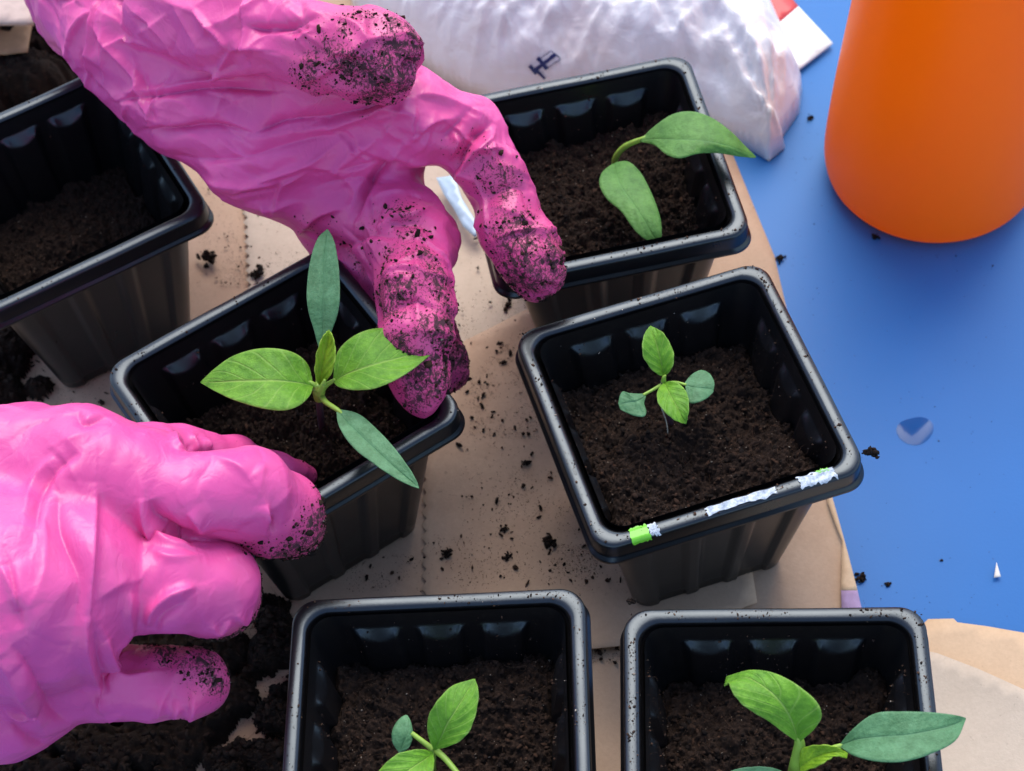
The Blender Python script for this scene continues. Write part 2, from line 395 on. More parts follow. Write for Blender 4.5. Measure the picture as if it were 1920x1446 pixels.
tag(sheet('kraft_paper_sheet', [(1700, 1215), (1755, 1232), (1830, 1262), (1925, 1305), (2080, 1380), (2080, 1720), (1500, 1750), (1600, 1300)], -.0012, MT['paper_pale'], .004,
          zf=edge_lift([(1755, 1232), (1830, 1262), (1925, 1305)], .0035, .01), wave=.0006, wseed=6), 'wrinkled kraft paper flap at the lower right corner beside the last pot', 'paper')
tag(sheet('plastic_label', [(818, 335), (852, 336), (866, 378), (886, 410), (904, 438), (890, 446), (868, 425), (850, 392), (832, 366)], .004, m_simple('pale_blue_plastic', (.42, .55, .66), .3), .002, thick=.0005, wave=.0004,
          zf=edge_lift([(852, 336), (866, 378), (904, 438)], .003, .004)), 'pale blue plastic strip on the paper between two gloved fingers', 'label')
tag(sheet('paper_scrap', [(1868, 1056), (1876, 1083), (1863, 1085)], -.0025, m_simple('cream_paper', (.75, .68, .6), .8), .001, zf=lambda V: .0006 + 0 * V[:, 0]), 'tiny triangular paper scrap on the blue table at the right', 'scrap')

# water drop
def water_drop():
    c = at(1716, 808, ZT); a, b = 32 * mm_px(c), 33 * mm_px(c)
    V = []; n, r = 40, 10
    for i in range(r + 1):
        t = i / r
        for j in range(n):
            th = 2 * math.pi * j / n; w = 1 + .10 * math.sin(2 * th + 1) + .05 * math.sin(3 * th)
            V.append((c[0] + a * t * w * math.cos(th), c[1] + b * t * w * math.sin(th), ZT + .0001 + .0005 * (1 - t ** 2)))
    Q = [(i * n + j, i * n + (j + 1) % n, (i + 1) * n + (j + 1) % n, (i + 1) * n + j) for i in range(r) for j in range(n)]
    k = N('water'); k.col((.014, .105, .32)); k.set(Roughness=.12, Transmission_Weight=.25, IOR=1.33, Specular_IOR_Level=.25)
    o = mesh_np('water_drop', V, Q, None, k.m); tag(o, 'flat clear water drop on the blue table right of the pots', 'water drop')
water_drop()

# ------------------------------------------------------------------ pots
PH = .0788; RS = .045; WT = .0398; WB = .0277
def half(z): return WB + (WT - WB) * (z / PH)
def rsq(half_s, r, th_n=256):
    """rounded square outline, returns pos (n,2), outward normal, tangential coord -1..1 on its side"""
    out = []; per = th_n // 4
    r = max(r, .0005); L = half_s - r; arc = r * math.pi / 2; tot = 2 * L + arc
    for s in range(4):
        a0 = s * math.pi / 2
        for i in range(per):
            u = i / per * tot
            if u < L: x, y, nx, ny = half_s, u, 1, 0
            elif u < L + arc:
                an = (u - L) / r; x, y, nx, ny = L + r * math.cos(an), L + r * math.sin(an), math.cos(an), math.sin(an)
            else: x, y, nx, ny = 2 * L + arc - u, half_s, 0, 1
            c, sn = math.cos(a0), math.sin(a0)
            t = y / half_s if u < L + arc / 2 else x / half_s
            out.append((c * x - sn * y, sn * x + c * y, c * nx - sn * ny, sn * nx + c * ny, t if u < L + arc / 2 else -t))
    return np.array(out)
FL = (-.52, 0, .52)
def flute(t, z):
    d = np.zeros_like(t)
    for c in FL:
        q = (t - c) / .185
        ln = .0008 + .0042 * np.clip(1 - q * q, 0, 1)
        d = np.maximum(d, (1 - ss(.85, 1.06, np.abs(q))) * np.clip((.0722 - z) / ln, 0, 1))
    return .0021 * d * ss(-.01, .012, z)
def pot_meshes(seed):
    nz = 46; zs = np.concatenate([np.linspace(0, .060, 14), np.linspace(.062, .0785, 30)]); nz = len(zs)
    V = []; n = 256
    for side in (0, 1):               # outer, inner
        for z in zs:
            h = half(z) - (.0011 if side else 0); R = rsq(h, .0064, n)
            f = flute(np.clip(R[:, 4], -1, 1), np.full(n, z))
            p = R[:, :2] - R[:, 2:4] * f[:, None]; V.append(np.c_[p, np.full(n, z + (.0015 if side and z == 0 else 0))])
    V = np.vstack(V); Q = []
    idx = np.arange(n); nx = (idx + 1) % n
    for i in range(nz - 1):
        Q.append(np.stack([i * n + idx, i * n + nx, (i + 1) * n + nx, (i + 1) * n + idx], 1))
        o = nz * n; Q.append(np.stack([o + i * n + nx, o + i * n + idx, o + (i + 1) * n + idx, o + (i + 1) * n + nx], 1))
    Q.append(np.stack([nx, idx, nz * n + idx, nz * n + nx], 1))
    k = len(V); V = np.vstack([V, [[0, 0, 0.0015]], [[0, 0, 0.0005]]])
    T = np.vstack([np.stack([nz * n + idx, nz * n + nx, np.full(n, k)], 1), np.stack([nx, idx, np.full(n, k + 1)], 1)])
    # rim profile (offset inward from outer, z)
    prof = [(.0068, PH - .0050), (.0057, PH - .0022), (.0048, PH - .0008), (.0041, PH - .0002), (.0035, PH), (.0024, PH + .0001), (.0010, PH), (.0003, PH - .0004), (.00005, PH - .0013),
            (-.0001, PH - .0060), (-.0002, PH - .0068), (-.0010, PH - .0074), (-.0012, PH - .0085), (-.0004, PH - .0092), (.0010, PH - .0088), (.0026, PH - .0078), (.0049, PH - .0062)]
    RV = []
    for off, z in prof:
        R = rsq(RS - off, .0078 - off * .25, n); RV.append(np.c_[R[:, :2], np.full(n, z)])
    RV = np.vstack(RV)
    P3 = RV * 1; RV[:, 2] += .0003 * noise(P3 + seed, 40, 3)
    RQ = np.vstack([np.stack([i * n + idx, i * n + nx, ((i + 1) % len(prof)) * n + nx, ((i + 1) % len(prof)) * n + idx], 1)[:, ::-1] for i in range(len(prof))])
    return V, np.vstack(Q), T, RV, RQ
_PV = pot_meshes(0)
def soil_fill(name, loc, rz, level, seed, label, slope=(0, 0), hole=None, ncr=4200, amp=1.0):
    n = 190; a = np.linspace(-1, 1, n); A, B = np.meshgrid(a, a); A = A.ravel(); B = B.ravel()
    h = half(level) - .0008
    zz = np.full(len(A), level)
    fx = flute(np.clip(B, -1, 1), zz); fy = flute(np.clip(A, -1, 1), zz)
    X = A * (h - fx * (np.abs(A) ** 6)); Y = B * (h - fy * (np.abs(B) ** 6))
    r = .0060; L = h - r; ex = np.abs(X) - L; ey = np.abs(Y) - L; m = (ex > 0) & (ey > 0); dd = np.hypot(ex, ey); k = m & (dd > r)
    sc = np.where(k, r / np.maximum(dd, 1e-9), 1)
    X = np.where(k, np.sign(X) * (L + ex * sc), X); Y = np.where(k, np.sign(Y) * (L + ey * sc), Y)
    P = np.c_[X, Y, np.zeros(len(X))] + seed * 1.7
    Z = level + slope[0] * X + slope[1] * Y + amp * (.0050 * fbm(P, 38, 2, seed) + .0030 * np.abs(fbm(P, 110, 2, seed + 3)) + .0016 * fbm(P, 300, 3, seed + 5, .85))
    if hole:
        for hx, hy, hr, hd in hole: Z += hd * np.exp(-((X - hx) ** 2 + (Y - hy) ** 2) / hr ** 2)
    edge = np.maximum(np.abs(A), np.abs(B)); Z -= .002 * ss(.93, 1, edge)
    V = np.c_[X, Y, Z]; i = np.arange(n - 1); I, J = np.meshgrid(i, i); o = (J * n + I).ravel()
    Q = np.stack([o, o + 1, o + n + 1, o + n], 1)
    rng = np.random.default_rng(seed + 50)
    ids = rng.integers(0, len(V), ncr); ids = ids[edge[ids] < .96]; pos = V[ids] + np.array([0, 0, .0001]); size = .00020 + .0011 * rng.uniform(0, 1, len(ids)) ** 6
    CV, CF, tone = crumbs_arrays(pos, size, rng=rng)
    ids = rng.integers(0, len(V), 260); ids = ids[edge[ids] < .9]; FV, FQ = fibres_arrays(V[ids] + np.array([0, 0, .0004]), .006, rng, .00008)
    allV = np.vstack([V, CV, FV]); t = np.concatenate([np.full(len(V), -1.0), tone, np.repeat(rng.uniform(.5, .93, len(FV) // 18), 18)])
    ob = mesh_np(name, allV, np.vstack([Q, FQ + len(V) + len(CV)]), CF + len(V), MT['soil'], attrs={'tone': t})
    ob.location = loc; ob.rotation_euler = (0, 0, rz)
    tag(ob, label, 'potting soil', 'soil filling the pots', 'stuff')
    return ob
POTS = []
def pot(loc, rz, label, seed, crumb_rim=120, dirty=1.0):
    V, Q, T, RV, RQ = _PV
    t = empty('plant_pot', (loc[0], loc[1], 0), rz, label, 'plant pot', 'square black plastic pots')
    if not POTS:
        w = mesh_np('wall', V, Q, T, MT['plastic'], t); r = mesh_np('rim', RV, RQ, None, MT['plastic'], t); POTS.append((w, r))
    else:
        for s in POTS[0]: c = s.copy(); COL.objects.link(c); c.parent = t
    rng = np.random.default_rng(seed + 90)
    pts = []; sz = []
    for _ in range(crumb_rim * 14):
        s = rng.integers(0, 4); u = rng.uniform(-.042, .042) + rng.normal() * .002
        u = np.clip(u, -.0425, .0425)
        mode = rng.uniform()
        if mode < .4: off, z = rng.uniform(.0010, .0042), PH
        elif mode < .7: off, z = .0049, PH - rng.uniform(.001, .004)
        else:
            z = PH - rng.uniform(.004, .022) ; off = RS - half(z) + .0013
            tt = u / half(z)
            if abs(tt) > .8: continue
            off += float(flute(np.array([tt]), np.array([z]))[0])
        if noise(np.array([[u, s * .1, seed * .3]]), 90, 1)[0] < rng.uniform(-.5, .35): continue
        x, y = RS - off, u; a = s * math.pi / 2; c, sn = math.cos(a), math.sin(a)
        pts.append((c * x - sn * y, sn * x + c * y, z + .00012)); sz.append(.00012 + .00050 * rng.uniform() ** 6)
    o = crumbs('soil_crumbs', pts, np.array(sz), MT['soil_dry'], t, rng=rng); o['kind'] = 'stuff'
    return t
PD = (.05496946, .34054551, .19379); PF = (.06287934, .21682521, -.13588); PE = (-.0352002, .23642253, -.09807)
PC = (.04044287, .44621931, .09206); PA = (-.15770075, .47130312, .42016); PB = (-.0765, .3650, .4870)
potD = pot(PD, PD[2], 'black square pot with torn green and white label bits on its rim', 1, 170)
potF = pot(PF, PF[2], 'black square pot at the bottom right holding a large two leaved seedling', 2, 260)
potE = pot(PE, PE[2], 'black square pot at the bottom middle, left of the bottom right one', 3, 220)
potC = pot(PC, PC[2], 'black square pot at the top behind the pointing gloved finger', 4, 130)
potA = pot(PA, PA[2], 'black square pot without a seedling at the upper left edge', 5, 60)
potB = pot(PB, PB[2], 'black square pot held between the two pink gloved hands', 6, 90)
soil_fill('pot_soil', (PD[0], PD[1], 0), PD[2], .0565, 11, 'brown soil in the pot with torn label bits', (-.08, -.16), [(.002, -.008, .009, -.006), (.002, -.018, .005, -.004), (-.014, .006, .008, .003)])
soil_fill('pot_soil', (PF[0], PF[1], 0), PF[2], .0545, 12, 'brown soil in the bottom right pot', (.0, -.02))
soil_fill('pot_soil', (PE[0], PE[1], 0), PE[2], .0535, 13, 'brown soil in the bottom middle pot', (.0, .03))
soil_fill('pot_soil', (PC[0], PC[1], 0), PC[2], .0570, 14, 'brown soil in the top pot behind the pointing finger', (.02, .02), [(.01, -.012, .01, -.004)])
soil_fill('pot_soil', (PA[0], PA[1], 0), PA[2], .0400, 15, 'soil low in the upper left pot without a seedling', (.1, .0), ncr=1600)
soil_fill('pot_soil', (PB[0], PB[1], 0), PB[2], .0490, 16, 'loose soil in the pot held by the gloved hands', (.1, -.1), [(0, .0, .016, .006)], amp=1.5)
# label scraps on rim of the pot D
def rim_strip(name, pts, mat, w0, w1, parent, loc, rz, seed):
    """torn sticker following the near rim: pts in local x, lying on the rim top and over its edge"""
    x0, x1 = pts; nx, ny = 40, 16; V = []
    rng = np.random.default_rng(seed)
    for j in range(ny + 1):
        for i in range(nx + 1):
            u = i / nx; v = j / ny
            e0 = .0007 * noise(np.array([[v * 7, seed, 0]]), 1, 1)[0]; e1 = .0007 * noise(np.array([[v * 7, seed + 9, 0]]), 1, 1)[0]
            f0 = w0 + .0007 * noise(np.array([[u * 9, seed + 3, 0]]), 1, 1)[0]; f1 = w1 + .0006 * noise(np.array([[u * 9, seed + 5, 0]]), 1, 1)[0]
            x = x0 + e0 + (x1 + e1 - x0 - e0) * u; s = f0 + (f1 - f0) * v     # s: distance in from rim outer edge, negative = down the lip
            if s > .0012: off, z = s, PH - (.0008 * ss(.0035, .005, s))
            elif s > 0: off, z = s, PH - .0012 * (1 - s / .0012) ** 2
            else: off, z = -.00005, PH - .0012 + s
            V.append((x, -(RS - off) - (.00012 if s < .0005 else 0), z + .00016 + .0003 * noise(np.array([[x, 0, 0]]) + 0, 40, 3)[0] * 0 + .0003))
    Q = [(j * (nx + 1) + i, j * (nx + 1) + i + 1, (j + 1) * (nx + 1) + i + 1, (j + 1) * (nx + 1) + i) for j in range(ny) for i in range(nx)]
    return mesh_np(name, V, Q, None, mat, parent)
def m_torn():
    k = N('torn_white_label'); k.col(k.ramp(k.noise(500, 5, .7), [(.35, (.22, .27, .33)), (.6, (.62, .66, .70))])); k.set(Roughness=.8); k.bump(k.noise(800, 4), .5, .0005); return k.m
mw = m_torn(); mg = m_simple('green_sticker', (.17, .55, .03), .4)
rim_strip('label_scrap', (-.0335, -.0275), mg, -.001, .0050, potD, 0, 0, 1)['label'] = 'green sticker bit'
rim_strip('label_scrap', (-.0276, -.0245), mw, .0002, .0045, potD, 0, 0, 2)['label'] = 'torn white backing'
rim_strip('label_scrap', (-.0085, .0145), mw, .0010, .0038, potD, 0, 0, 3)['label'] = 'long torn white backing'
rim_strip('label_scrap', (.0225, .0345), mw, .0005, .0048, potD, 0, 0, 4)['label'] = 'torn white backing at the corner'
rim_strip('label_scrap', (.029, .033), mg, .0036, .0052, potD, 0, 0, 5)['label'] = 'thin green sticker bit'

# ------------------------------------------------------------------ leaves and seedlings
def leaf(parent, left, mid, right, z, mat, cup=.0012, name='leaf', wav=.0005, seed=0, thick=.00035):
    """left/mid/right: photo outlines from base to tip, z: heights along the midrib"""
    n, m = 44, 17
    if mat in (MT['cot'], MT['cot2']): wav *= .4
    else: wav *= 1.7
    Lp, Mp, Rp = bez(left, n), bez(mid, n), bez(right, n)
    Zm = bez(np.c_[z, z], n)[:, 0]
    V = []; U = []; Vv = []
    for i in range(n):
        u = i / (n - 1)
        for j in range(m):
            v = -1 + 2 * j / (m - 1)
            p = Mp[i] + (Lp[i] - Mp[i]) * (-v) if v < 0 else Mp[i] + (Rp[i] - Mp[i]) * v
            env = math.sin(math.pi * min(u * 1.05, 1)) ** .6 if 0 < u < 1 else 0
            zz_ = Zm[i] + cup * env * (abs(v) ** 1.5) - .0004 * env * math.exp(-(v / .06) ** 2)
            ph = 6 * u - 2.1 * abs(v) ** .8
            zz_ += wav * env * (math.sin(2 * math.pi * ph) * abs(v) * (1.2 - abs(v)) + .9 * v * abs(v) * math.sin(9 * u + seed))
            V.append(at(p[0], p[1], zz_)); U.append(u); Vv.append(v)
    V = np.array(V)
    Q = np.array([(i * m + j, i * m + j + 1, (i + 1) * m + j + 1, (i + 1) * m + j) for i in range(n - 1) for j in range(m - 1)])
    a = V[Q[:, 1]] - V[Q[:, 0]]; b = V[Q[:, 3]] - V[Q[:, 0]]
    if np.cross(a, b)[:, 2].sum() < 0: Q = Q[:, ::-1]
    o = mesh_np(name, V, Q, None, mat, None, attrs={'lu': U, 'lv': Vv})
    s = o.modifiers.new('thickness', 'SOLIDIFY'); s.thickness = thick; s.offset = -1
    return keep(o, parent)
def stalk(parent, pts, rad, mat=None, name='stem'):
    P = [at(x, y, z) for x, y, z in pts]
    return keep(tube(name, P, rad, mat or MT['stem']), parent)

# seedling in held pot
ZB = .092
s = empty('seedling', at(603, 815, .052), 0, 'tallest seedling with four spread leaves in the pot between the gloved hands', 'seedling', 'pepper seedlings')
stalk(s, [(604, 830, .046), (603, 800, .058), (600, 770, .074), (598, 742, .088)], [.0013, .0012, .0012, .0013], MT['purple'])
stalk(s, [(598, 748, .087), (598, 735, .091), (600, 720, .094)], [.0016, .0021, .0016], MT['stem'])
stalk(s, [(598, 733, ZB), (590, 722, .094), (578, 715, .095)], [.0011, .0008, .0006])
leaf(s, [(588, 724), (577, 683), (545, 659), (492, 653), (440, 666), (404, 690), (376, 716)], [(588, 724), (560, 718), (520, 714), (480, 714), (440, 715), (405, 717), (376, 717)],
     [(588, 724), (578, 745), (552, 764), (515, 769), (458, 756), (412, 738), (376, 718)], [.094, .097, .100, .100, .098, .095, .091], MT['young'], seed=1)
stalk(s, [(602, 733, ZB), (612, 722, .094), (628, 712, .096)], [.0012, .0009, .0006])
leaf(s, [(624, 716), (631, 664), (660, 632), (702, 616), (750, 619), (790, 633), (820, 652)], [(624, 716), (650, 702), (682, 690), (715, 680), (750, 671), (785, 661), (820, 653)],
     [(624, 716), (640, 727), (680, 731), (716, 723), (760, 701), (797, 673), (820, 654)], [.095, .098, .101, .102, .101, .100, .098], MT['young'], seed=2)
stalk(s, [(598, 738, .091), (598, 705, .094), (600, 665, .097), (602, 640, .099)], [.0013, .0010, .0008, .0006])
leaf(s, [(602, 665), (589, 620), (576, 570), (577, 520), (585, 475), (597, 445), (613, 430)], [(603, 665), (605, 620), (606, 570), (607, 520), (609, 475), (612, 450), (614, 430)],
     [(604, 665), (621, 622), (635, 575), (636, 520), (631, 475), (625, 448), (615, 430)], [.098, .103, .108, .111, .113, .113, .112], MT['cot'], cup=.0008, seed=3)
stalk(s, [(601, 742, .090), (612, 755, .091), (632, 768, .092), (642, 776, .092)], [.0012, .0009, .0008, .0005])
leaf(s, [(630, 766), (672, 776), (708, 806), (738, 838), (762, 870), (778, 896), (786, 915)], [(630, 766), (652, 792), (682, 822), (712, 850), (742, 878), (768, 900), (786, 915)],
     [(630, 766), (636, 800), (662, 838), (697, 866), (730, 889), (762, 907), (786, 916)], [.092, .093, .094, .0945, .0945, .094, .0935], MT['cot'], cup=.0006, seed=4)
leaf(s, [(598, 722), (591, 700), (593, 668), (602, 640), (610, 626), (617, 618)], [(600, 722), (602, 700), (608, 672), (614, 648), (616, 632), (617, 618)],
     [(603, 722), (618, 705), (627, 678), (628, 654), (624, 634), (617, 618)], [.094, .098, .102, .105, .107, .108], MT['shoot'], cup=.002, seed=5)
stalk(s, [(601, 735, .093), (606, 722, .096), (609, 712, .098)], [.0012, .0009, .0004], MT['stem'], 'bud')

# seedling in label pot
s = empty('seedling', at(1250, 800, .055), 0, 'smallest seedling with four little leaves in the pot with label bits', 'seedling', 'pepper seedlings')
stalk(s, [(1262, 812, .050), (1256, 785, .060), (1246, 745, .069), (1243, 715, .076)], [.0010, .0010, .0010, .0010], MT['purple'])
stalk(s, [(1240, 765, .066), (1249, 790, .061), (1252, 812, .0575), (1250, 826, .0545)], [.0002, .0002, .0002, .00015], MT['pale'], 'root')
leaf(s, [(1245, 706), (1227, 697), (1208, 672), (1205, 645), (1209, 625), (1219, 611)], [(1245, 706), (1241, 685), (1236, 664), (1230, 642), (1224, 626), (1219, 611)],
     [(1245, 706), (1259, 690), (1263, 664), (1254, 640), (1240, 622), (1220, 611)], [.077, .080, .083, .085, .086, .086], MT['young'], seed=6)
leaf(s, [(1245, 716), (1233, 733), (1234, 753), (1250, 775), (1268, 789), (1286, 795)], [(1245, 716), (1252, 731), (1261, 748), (1270, 764), (1278, 780), (1286, 795)],
     [(1245, 716), (1266, 716), (1284, 730), (1291, 750), (1290, 775), (1287, 795)], [.077, .080, .081, .081, .080, .078], MT['young'], seed=7)
stalk(s, [(1240, 722, .075), (1224, 731, .076), (1206, 741, .076)], [.0007, .0005, .0005])
leaf(s, [(1212, 738), (1196, 738), (1180, 737), (1168, 734), (1162, 742), (1159, 757)], [(1210, 741), (1203, 748), (1194, 752), (1184, 754), (1172, 756), (1160, 760)],
     [(1211, 744), (1208, 756), (1212, 772), (1206, 781), (1184, 778), (1163, 768)], [.076, .0765, .077, .0765, .076, .075], MT['cot'], cup=-.0004, seed=8)
stalk(s, [(1246, 720, .075), (1266, 717, .076), (1287, 722, .077)], [.0007, .0005, .0005])
leaf(s, [(1283, 719), (1296, 703), (1314, 694), (1330, 700), (1339, 715), (1339, 727)], [(1284, 722), (1295, 725), (1305, 727), (1318, 728), (1330, 729), (1338, 731)],
     [(1285, 726), (1288, 742), (1294, 755), (1312, 753), (1328, 745), (1338, 734)], [.077, .0775, .078, .078, .0775, .077], MT['cot'], cup=-.0004, seed=9)
stalk(s, [(1244, 716, .077), (1245, 708, .079), (1248, 704, .080)], [.0009, .0007, .0003], MT['stem'], 'bud')

# seedling in the top pot
s = empty('seedling', at(1155, 305, .060), 0, 'seedling of two long pointed leaves in the top pot beside the white bag', 'seedling', 'pepper seedlings')
stalk(s, [(1156, 330, .055), (1153, 300, .066), (1172, 275, .074), (1212, 258, .082)], [.0013, .0012, .0011, .0009])
leaf(s, [(1200, 262), (1228, 236), (1262, 214), (1298, 209), (1335, 221), (1370, 246), (1398, 274), (1418, 294)], [(1200, 263), (1232, 261), (1268, 262), (1302, 263), (1336, 267), (1368, 275), (1395, 285), (1418, 294)],
     [(1200, 266), (1226, 272), (1250, 290), (1276, 296), (1312, 288), (1350, 288), (1386, 294), (1417, 296)], [.081, .086, .090, .092, .092, .090, .087, .084], MT['cot2'], cup=-.0015, wav=.0007, seed=10)
leaf(s, [(1150, 306), (1129, 323), (1124, 346), (1137, 372), (1166, 398), (1184, 424), (1205, 446), (1234, 458)], [(1152, 306), (1156, 328), (1165, 350), (1180, 372), (1196, 394), (1210, 416), (1222, 438), (1237, 458)],
     [(1154, 304), (1178, 303), (1200, 322), (1216, 350), (1230, 382), (1239, 412), (1241, 438), (1240, 458)], [.072, .075, .077, .078, .078, .077, .075, .072], MT['cot2'], cup=-.0012, wav=.0007, seed=11)

# seedling in the bottom middle pot
s = empty('seedling', at(815, 1425, .056), 0, 'seedling with an upright oval leaf in the bottom middle pot', 'seedling', 'pepper seedlings')
stalk(s, [(812, 1452, .050), (811, 1430, .064), (812, 1407, .077)], [.0010, .0010, .0011])
leaf(s, [(813, 1406), (802, 1375), (804, 1342), (822, 1312), (848, 1286), (887, 1273)], [(815, 1406), (828, 1380), (838, 1358), (852, 1336), (868, 1310), (889, 1273)],
     [(817, 1406), (852, 1395), (878, 1373), (892, 1338), (897, 1300), (891, 1273)], [.078, .083, .087, .090, .091, .091], MT['young'], seed=12)
stalk(s, [(812, 1406, .077), (796, 1393, .078), (772, 1375, .079)], [.0009, .0008, .0007])
leaf(s, [(748, 1412), (736, 1393), (735, 1372), (742, 1356), (752, 1345), (761, 1340)], [(749, 1412), (756, 1395), (762, 1380), (766, 1366), (766, 1352), (762, 1341)],
     [(750, 1412), (765, 1404), (773, 1388), (774, 1370), (770, 1352), (764, 1341)], [.076, .078, .0795, .080, .080, .079], MT['cot'], cup=-.001, seed=13)
leaf(s, [(812, 1410), (790, 1405), (750, 1412), (722, 1432), (703, 1456), (690, 1480)], [(812, 1412), (795, 1425), (772, 1440), (750, 1456), (725, 1472), (690, 1482)],
     [(813, 1414), (813, 1440), (800, 1465), (775, 1488), (740, 1496), (692, 1485)], [.078, .081, .083, .083, .081, .078], MT['young'], seed=14)
stalk(s, [(818, 1408, .077), (836, 1424, .078), (862, 1455, .078), (880, 1475, .078)], [.0010, .0009, .0008, .0006])
leaf(s, [(878, 1470), (905, 1475), (935, 1500), (955, 1540)], [(878, 1474), (895, 1495), (920, 1520), (955, 1541)], [(876, 1478), (880, 1510), (910, 1540), (953, 1542)], [.078, .080, .080, .078], MT['cot'], seed=15)

# seedling in the bottom right pot
s = empty('seedling', at(1495, 1470, .056), 0, 'seedling with a broad grey green side leaf in the bottom right pot', 'seedling', 'pepper seedlings')
stalk(s, [(1488, 1500, .050), (1486, 1465, .066), (1492, 1435, .078), (1499, 1400, .086), (1497, 1380, .090)], [.0016, .0017, .0019, .0017, .0011])
leaf(s, [(1495, 1392), (1440, 1352), (1404, 1330), (1382, 1310), (1371, 1292), (1366, 1280), (1357, 1286)], [(1497, 1392), (1486, 1355), (1470, 1325), (1448, 1300), (1422, 1281), (1395, 1270), (1358, 1284)],
     [(1499, 1392), (1528, 1366), (1540, 1338), (1518, 1303), (1462, 1266), (1410, 1256), (1362, 1268)], [.089, .095, .099, .101, .101, .099, .094], MT['young'], cup=.0018, seed=16)
stalk(s, [(1495, 1432, .080), (1530, 1420, .082), (1560, 1405, .083), (1582, 1397, .084)], [.0013, .0011, .0010, .0007])
leaf(s, [(1574, 1396), (1600, 1366), (1640, 1338), (1690, 1334), (1750, 1336), (1792, 1341), (1811, 1346)], [(1574, 1398), (1610, 1386), (1655, 1381), (1700, 1378), (1745, 1370), (1785, 1360), (1811, 1348)],
     [(1575, 1400), (1600, 1416), (1645, 1427), (1695, 1427), (1745, 1413), (1792, 1388), (1811, 1350)], [.084, .088, .091, .093, .093, .092, .090], MT['cot'], cup=.001, seed=17)
leaf(s, [(1498, 1432), (1504, 1404), (1535, 1398), (1568, 1401), (1590, 1412)], [(1499, 1440), (1520, 1425), (1545, 1414), (1570, 1410), (1590, 1413)],
     [(1500, 1448), (1528, 1438), (1550, 1426), (1568, 1417), (1588, 1422)], [.083, .087, .090, .091, .089], MT['shoot'], cup=.0012, seed=18)
leaf(s, [(1485, 1455), (1450, 1440), (1410, 1438), (1370, 1446), (1330, 1475)], [(1485, 1458), (1450, 1460), (1410, 1464), (1370, 1470), (1330, 1478)], [(1485, 1461), (1450, 1482), (1410, 1492), (1370, 1490), (1332, 1482)], [.078, .080, .080, .079, .077], MT['cot'], seed=19)

# ------------------------------------------------------------------ spilled soil
def patch(blobs, label, seed, step=.0007, ncr=1400, thr=.5, rough=1.0):
    B = np.array([[*at(x, y, 0)[:2], r * mm_px(at(x, y, 0)), h] for x, y, r, h in blobs])
    x0, y0 = (B[:, :2] - B[:, 2:3] * 1.1).min(0); x1, y1 = (B[:, :2] + B[:, 2:3] * 1.1).max(0)
    xs = np.arange(x0, x1, step); ys = np.arange(y0, y1, step); X, Y = np.meshgrid(xs, ys); n = len(xs); X = X.ravel(); Y = Y.ravel()
    P = np.c_[X, Y, np.zeros(len(X))]
    Mk = np.zeros(len(X)); Hh = np.zeros(len(X))
    for bx, by, r, h in B:
        k = np.clip(1 - ((X - bx) ** 2 + (Y - by) ** 2) / r ** 2, 0, 1); Mk = np.maximum(Mk, np.sqrt(k)); Hh = np.maximum(Hh, h * np.sqrt(k))
    m = Mk + .45 * fbm(P, 70, 3, seed) * (Mk > 0)
    t = ss(thr - .08, thr + .35, m)
    Z = -.0012 - .0015 + (Hh * t) + t * rough * (.0022 * np.abs(fbm(P, 160, 2, seed + 4)) + .0012 * fbm(P, 420, 2, seed + 7, .8)) + .0016 * t
    V = np.c_[X, Y, Z]; ok = m > thr - .08
    i = np.arange(n - 1); j = np.arange(len(ys) - 1); I, J = np.meshgrid(i, j); o = (J * n + I).ravel(); Q = np.stack([o, o + 1, o + n + 1, o + n], 1)
    Q = Q[ok[Q].all(1)]; used = np.unique(Q); re = -np.ones(len(V), int); re[used] = np.arange(len(used)); V2 = V[used]; Q = re[Q]
    rng = np.random.default_rng(seed + 7)
    ids = rng.integers(0, len(V2), ncr); CV, CF, tone = crumbs_arrays(V2[ids], .0003 + .0013 * rng.uniform(0, 1, ncr) ** 3, rng=rng)
    nf = ncr // 25; ids = rng.integers(0, len(V2), nf); FV, FQ = fibres_arrays(V2[ids] + [0, 0, .0005], .008, rng, .00006)
    o = mesh_np('spilled_soil', np.vstack([V2, CV, FV]), np.vstack([Q, FQ + len(V2) + len(CV)]), CF + len(V2), MT['soil_dark'], attrs={'tone': np.concatenate([np.full(len(V2), -1.), tone * .8, np.full(len(FV), .8)])})
    return tag(o, label, 'soil', None, 'stuff')
patch([(60, 1440, 190, .012), (230, 1400, 130, .012), (330, 1380, 90, .008), (440, 1310, 50, .006), (150, 1480, 200, .016), (400, 1350, 60, .006), (-60, 1400, 160, .012), (290, 1200, 160, .014), (420, 1220, 60, .006)],
      'dark spilled soil heap below the lower gloved hand', 31, ncr=2600)
patch([(500, 1130, 50, .006), (520, 1180, 50, .007), (500, 1230, 55, .008), (530, 1290, 40, .006), (520, 1340, 50, .006), (545, 1220, 40, .006), (470, 1270, 30, .004), (480, 1400, 0.1, .001)],
      'crumbly dark soil clumps beside the bottom middle pot', 32, ncr=1300, thr=.62)
patch([(430, 1425, 60, .008), (500, 1435, 55, .008), (540, 1450, 50, .006), (440, 1480, 60, .01), (530, 1400, 20, .003)], 'small soil pile at the bottom edge left of the bottom middle pot', 33, ncr=900, thr=.55)
patch([(10, 660, 55, .008), (-10, 740, 70, .008), (70, 722, 34, .007), (0, 600, 40, .006), (30, 690, 30, .005), (85, 615, 18, .003)], 'dark soil clumps under the upper left pot', 34, ncr=900)
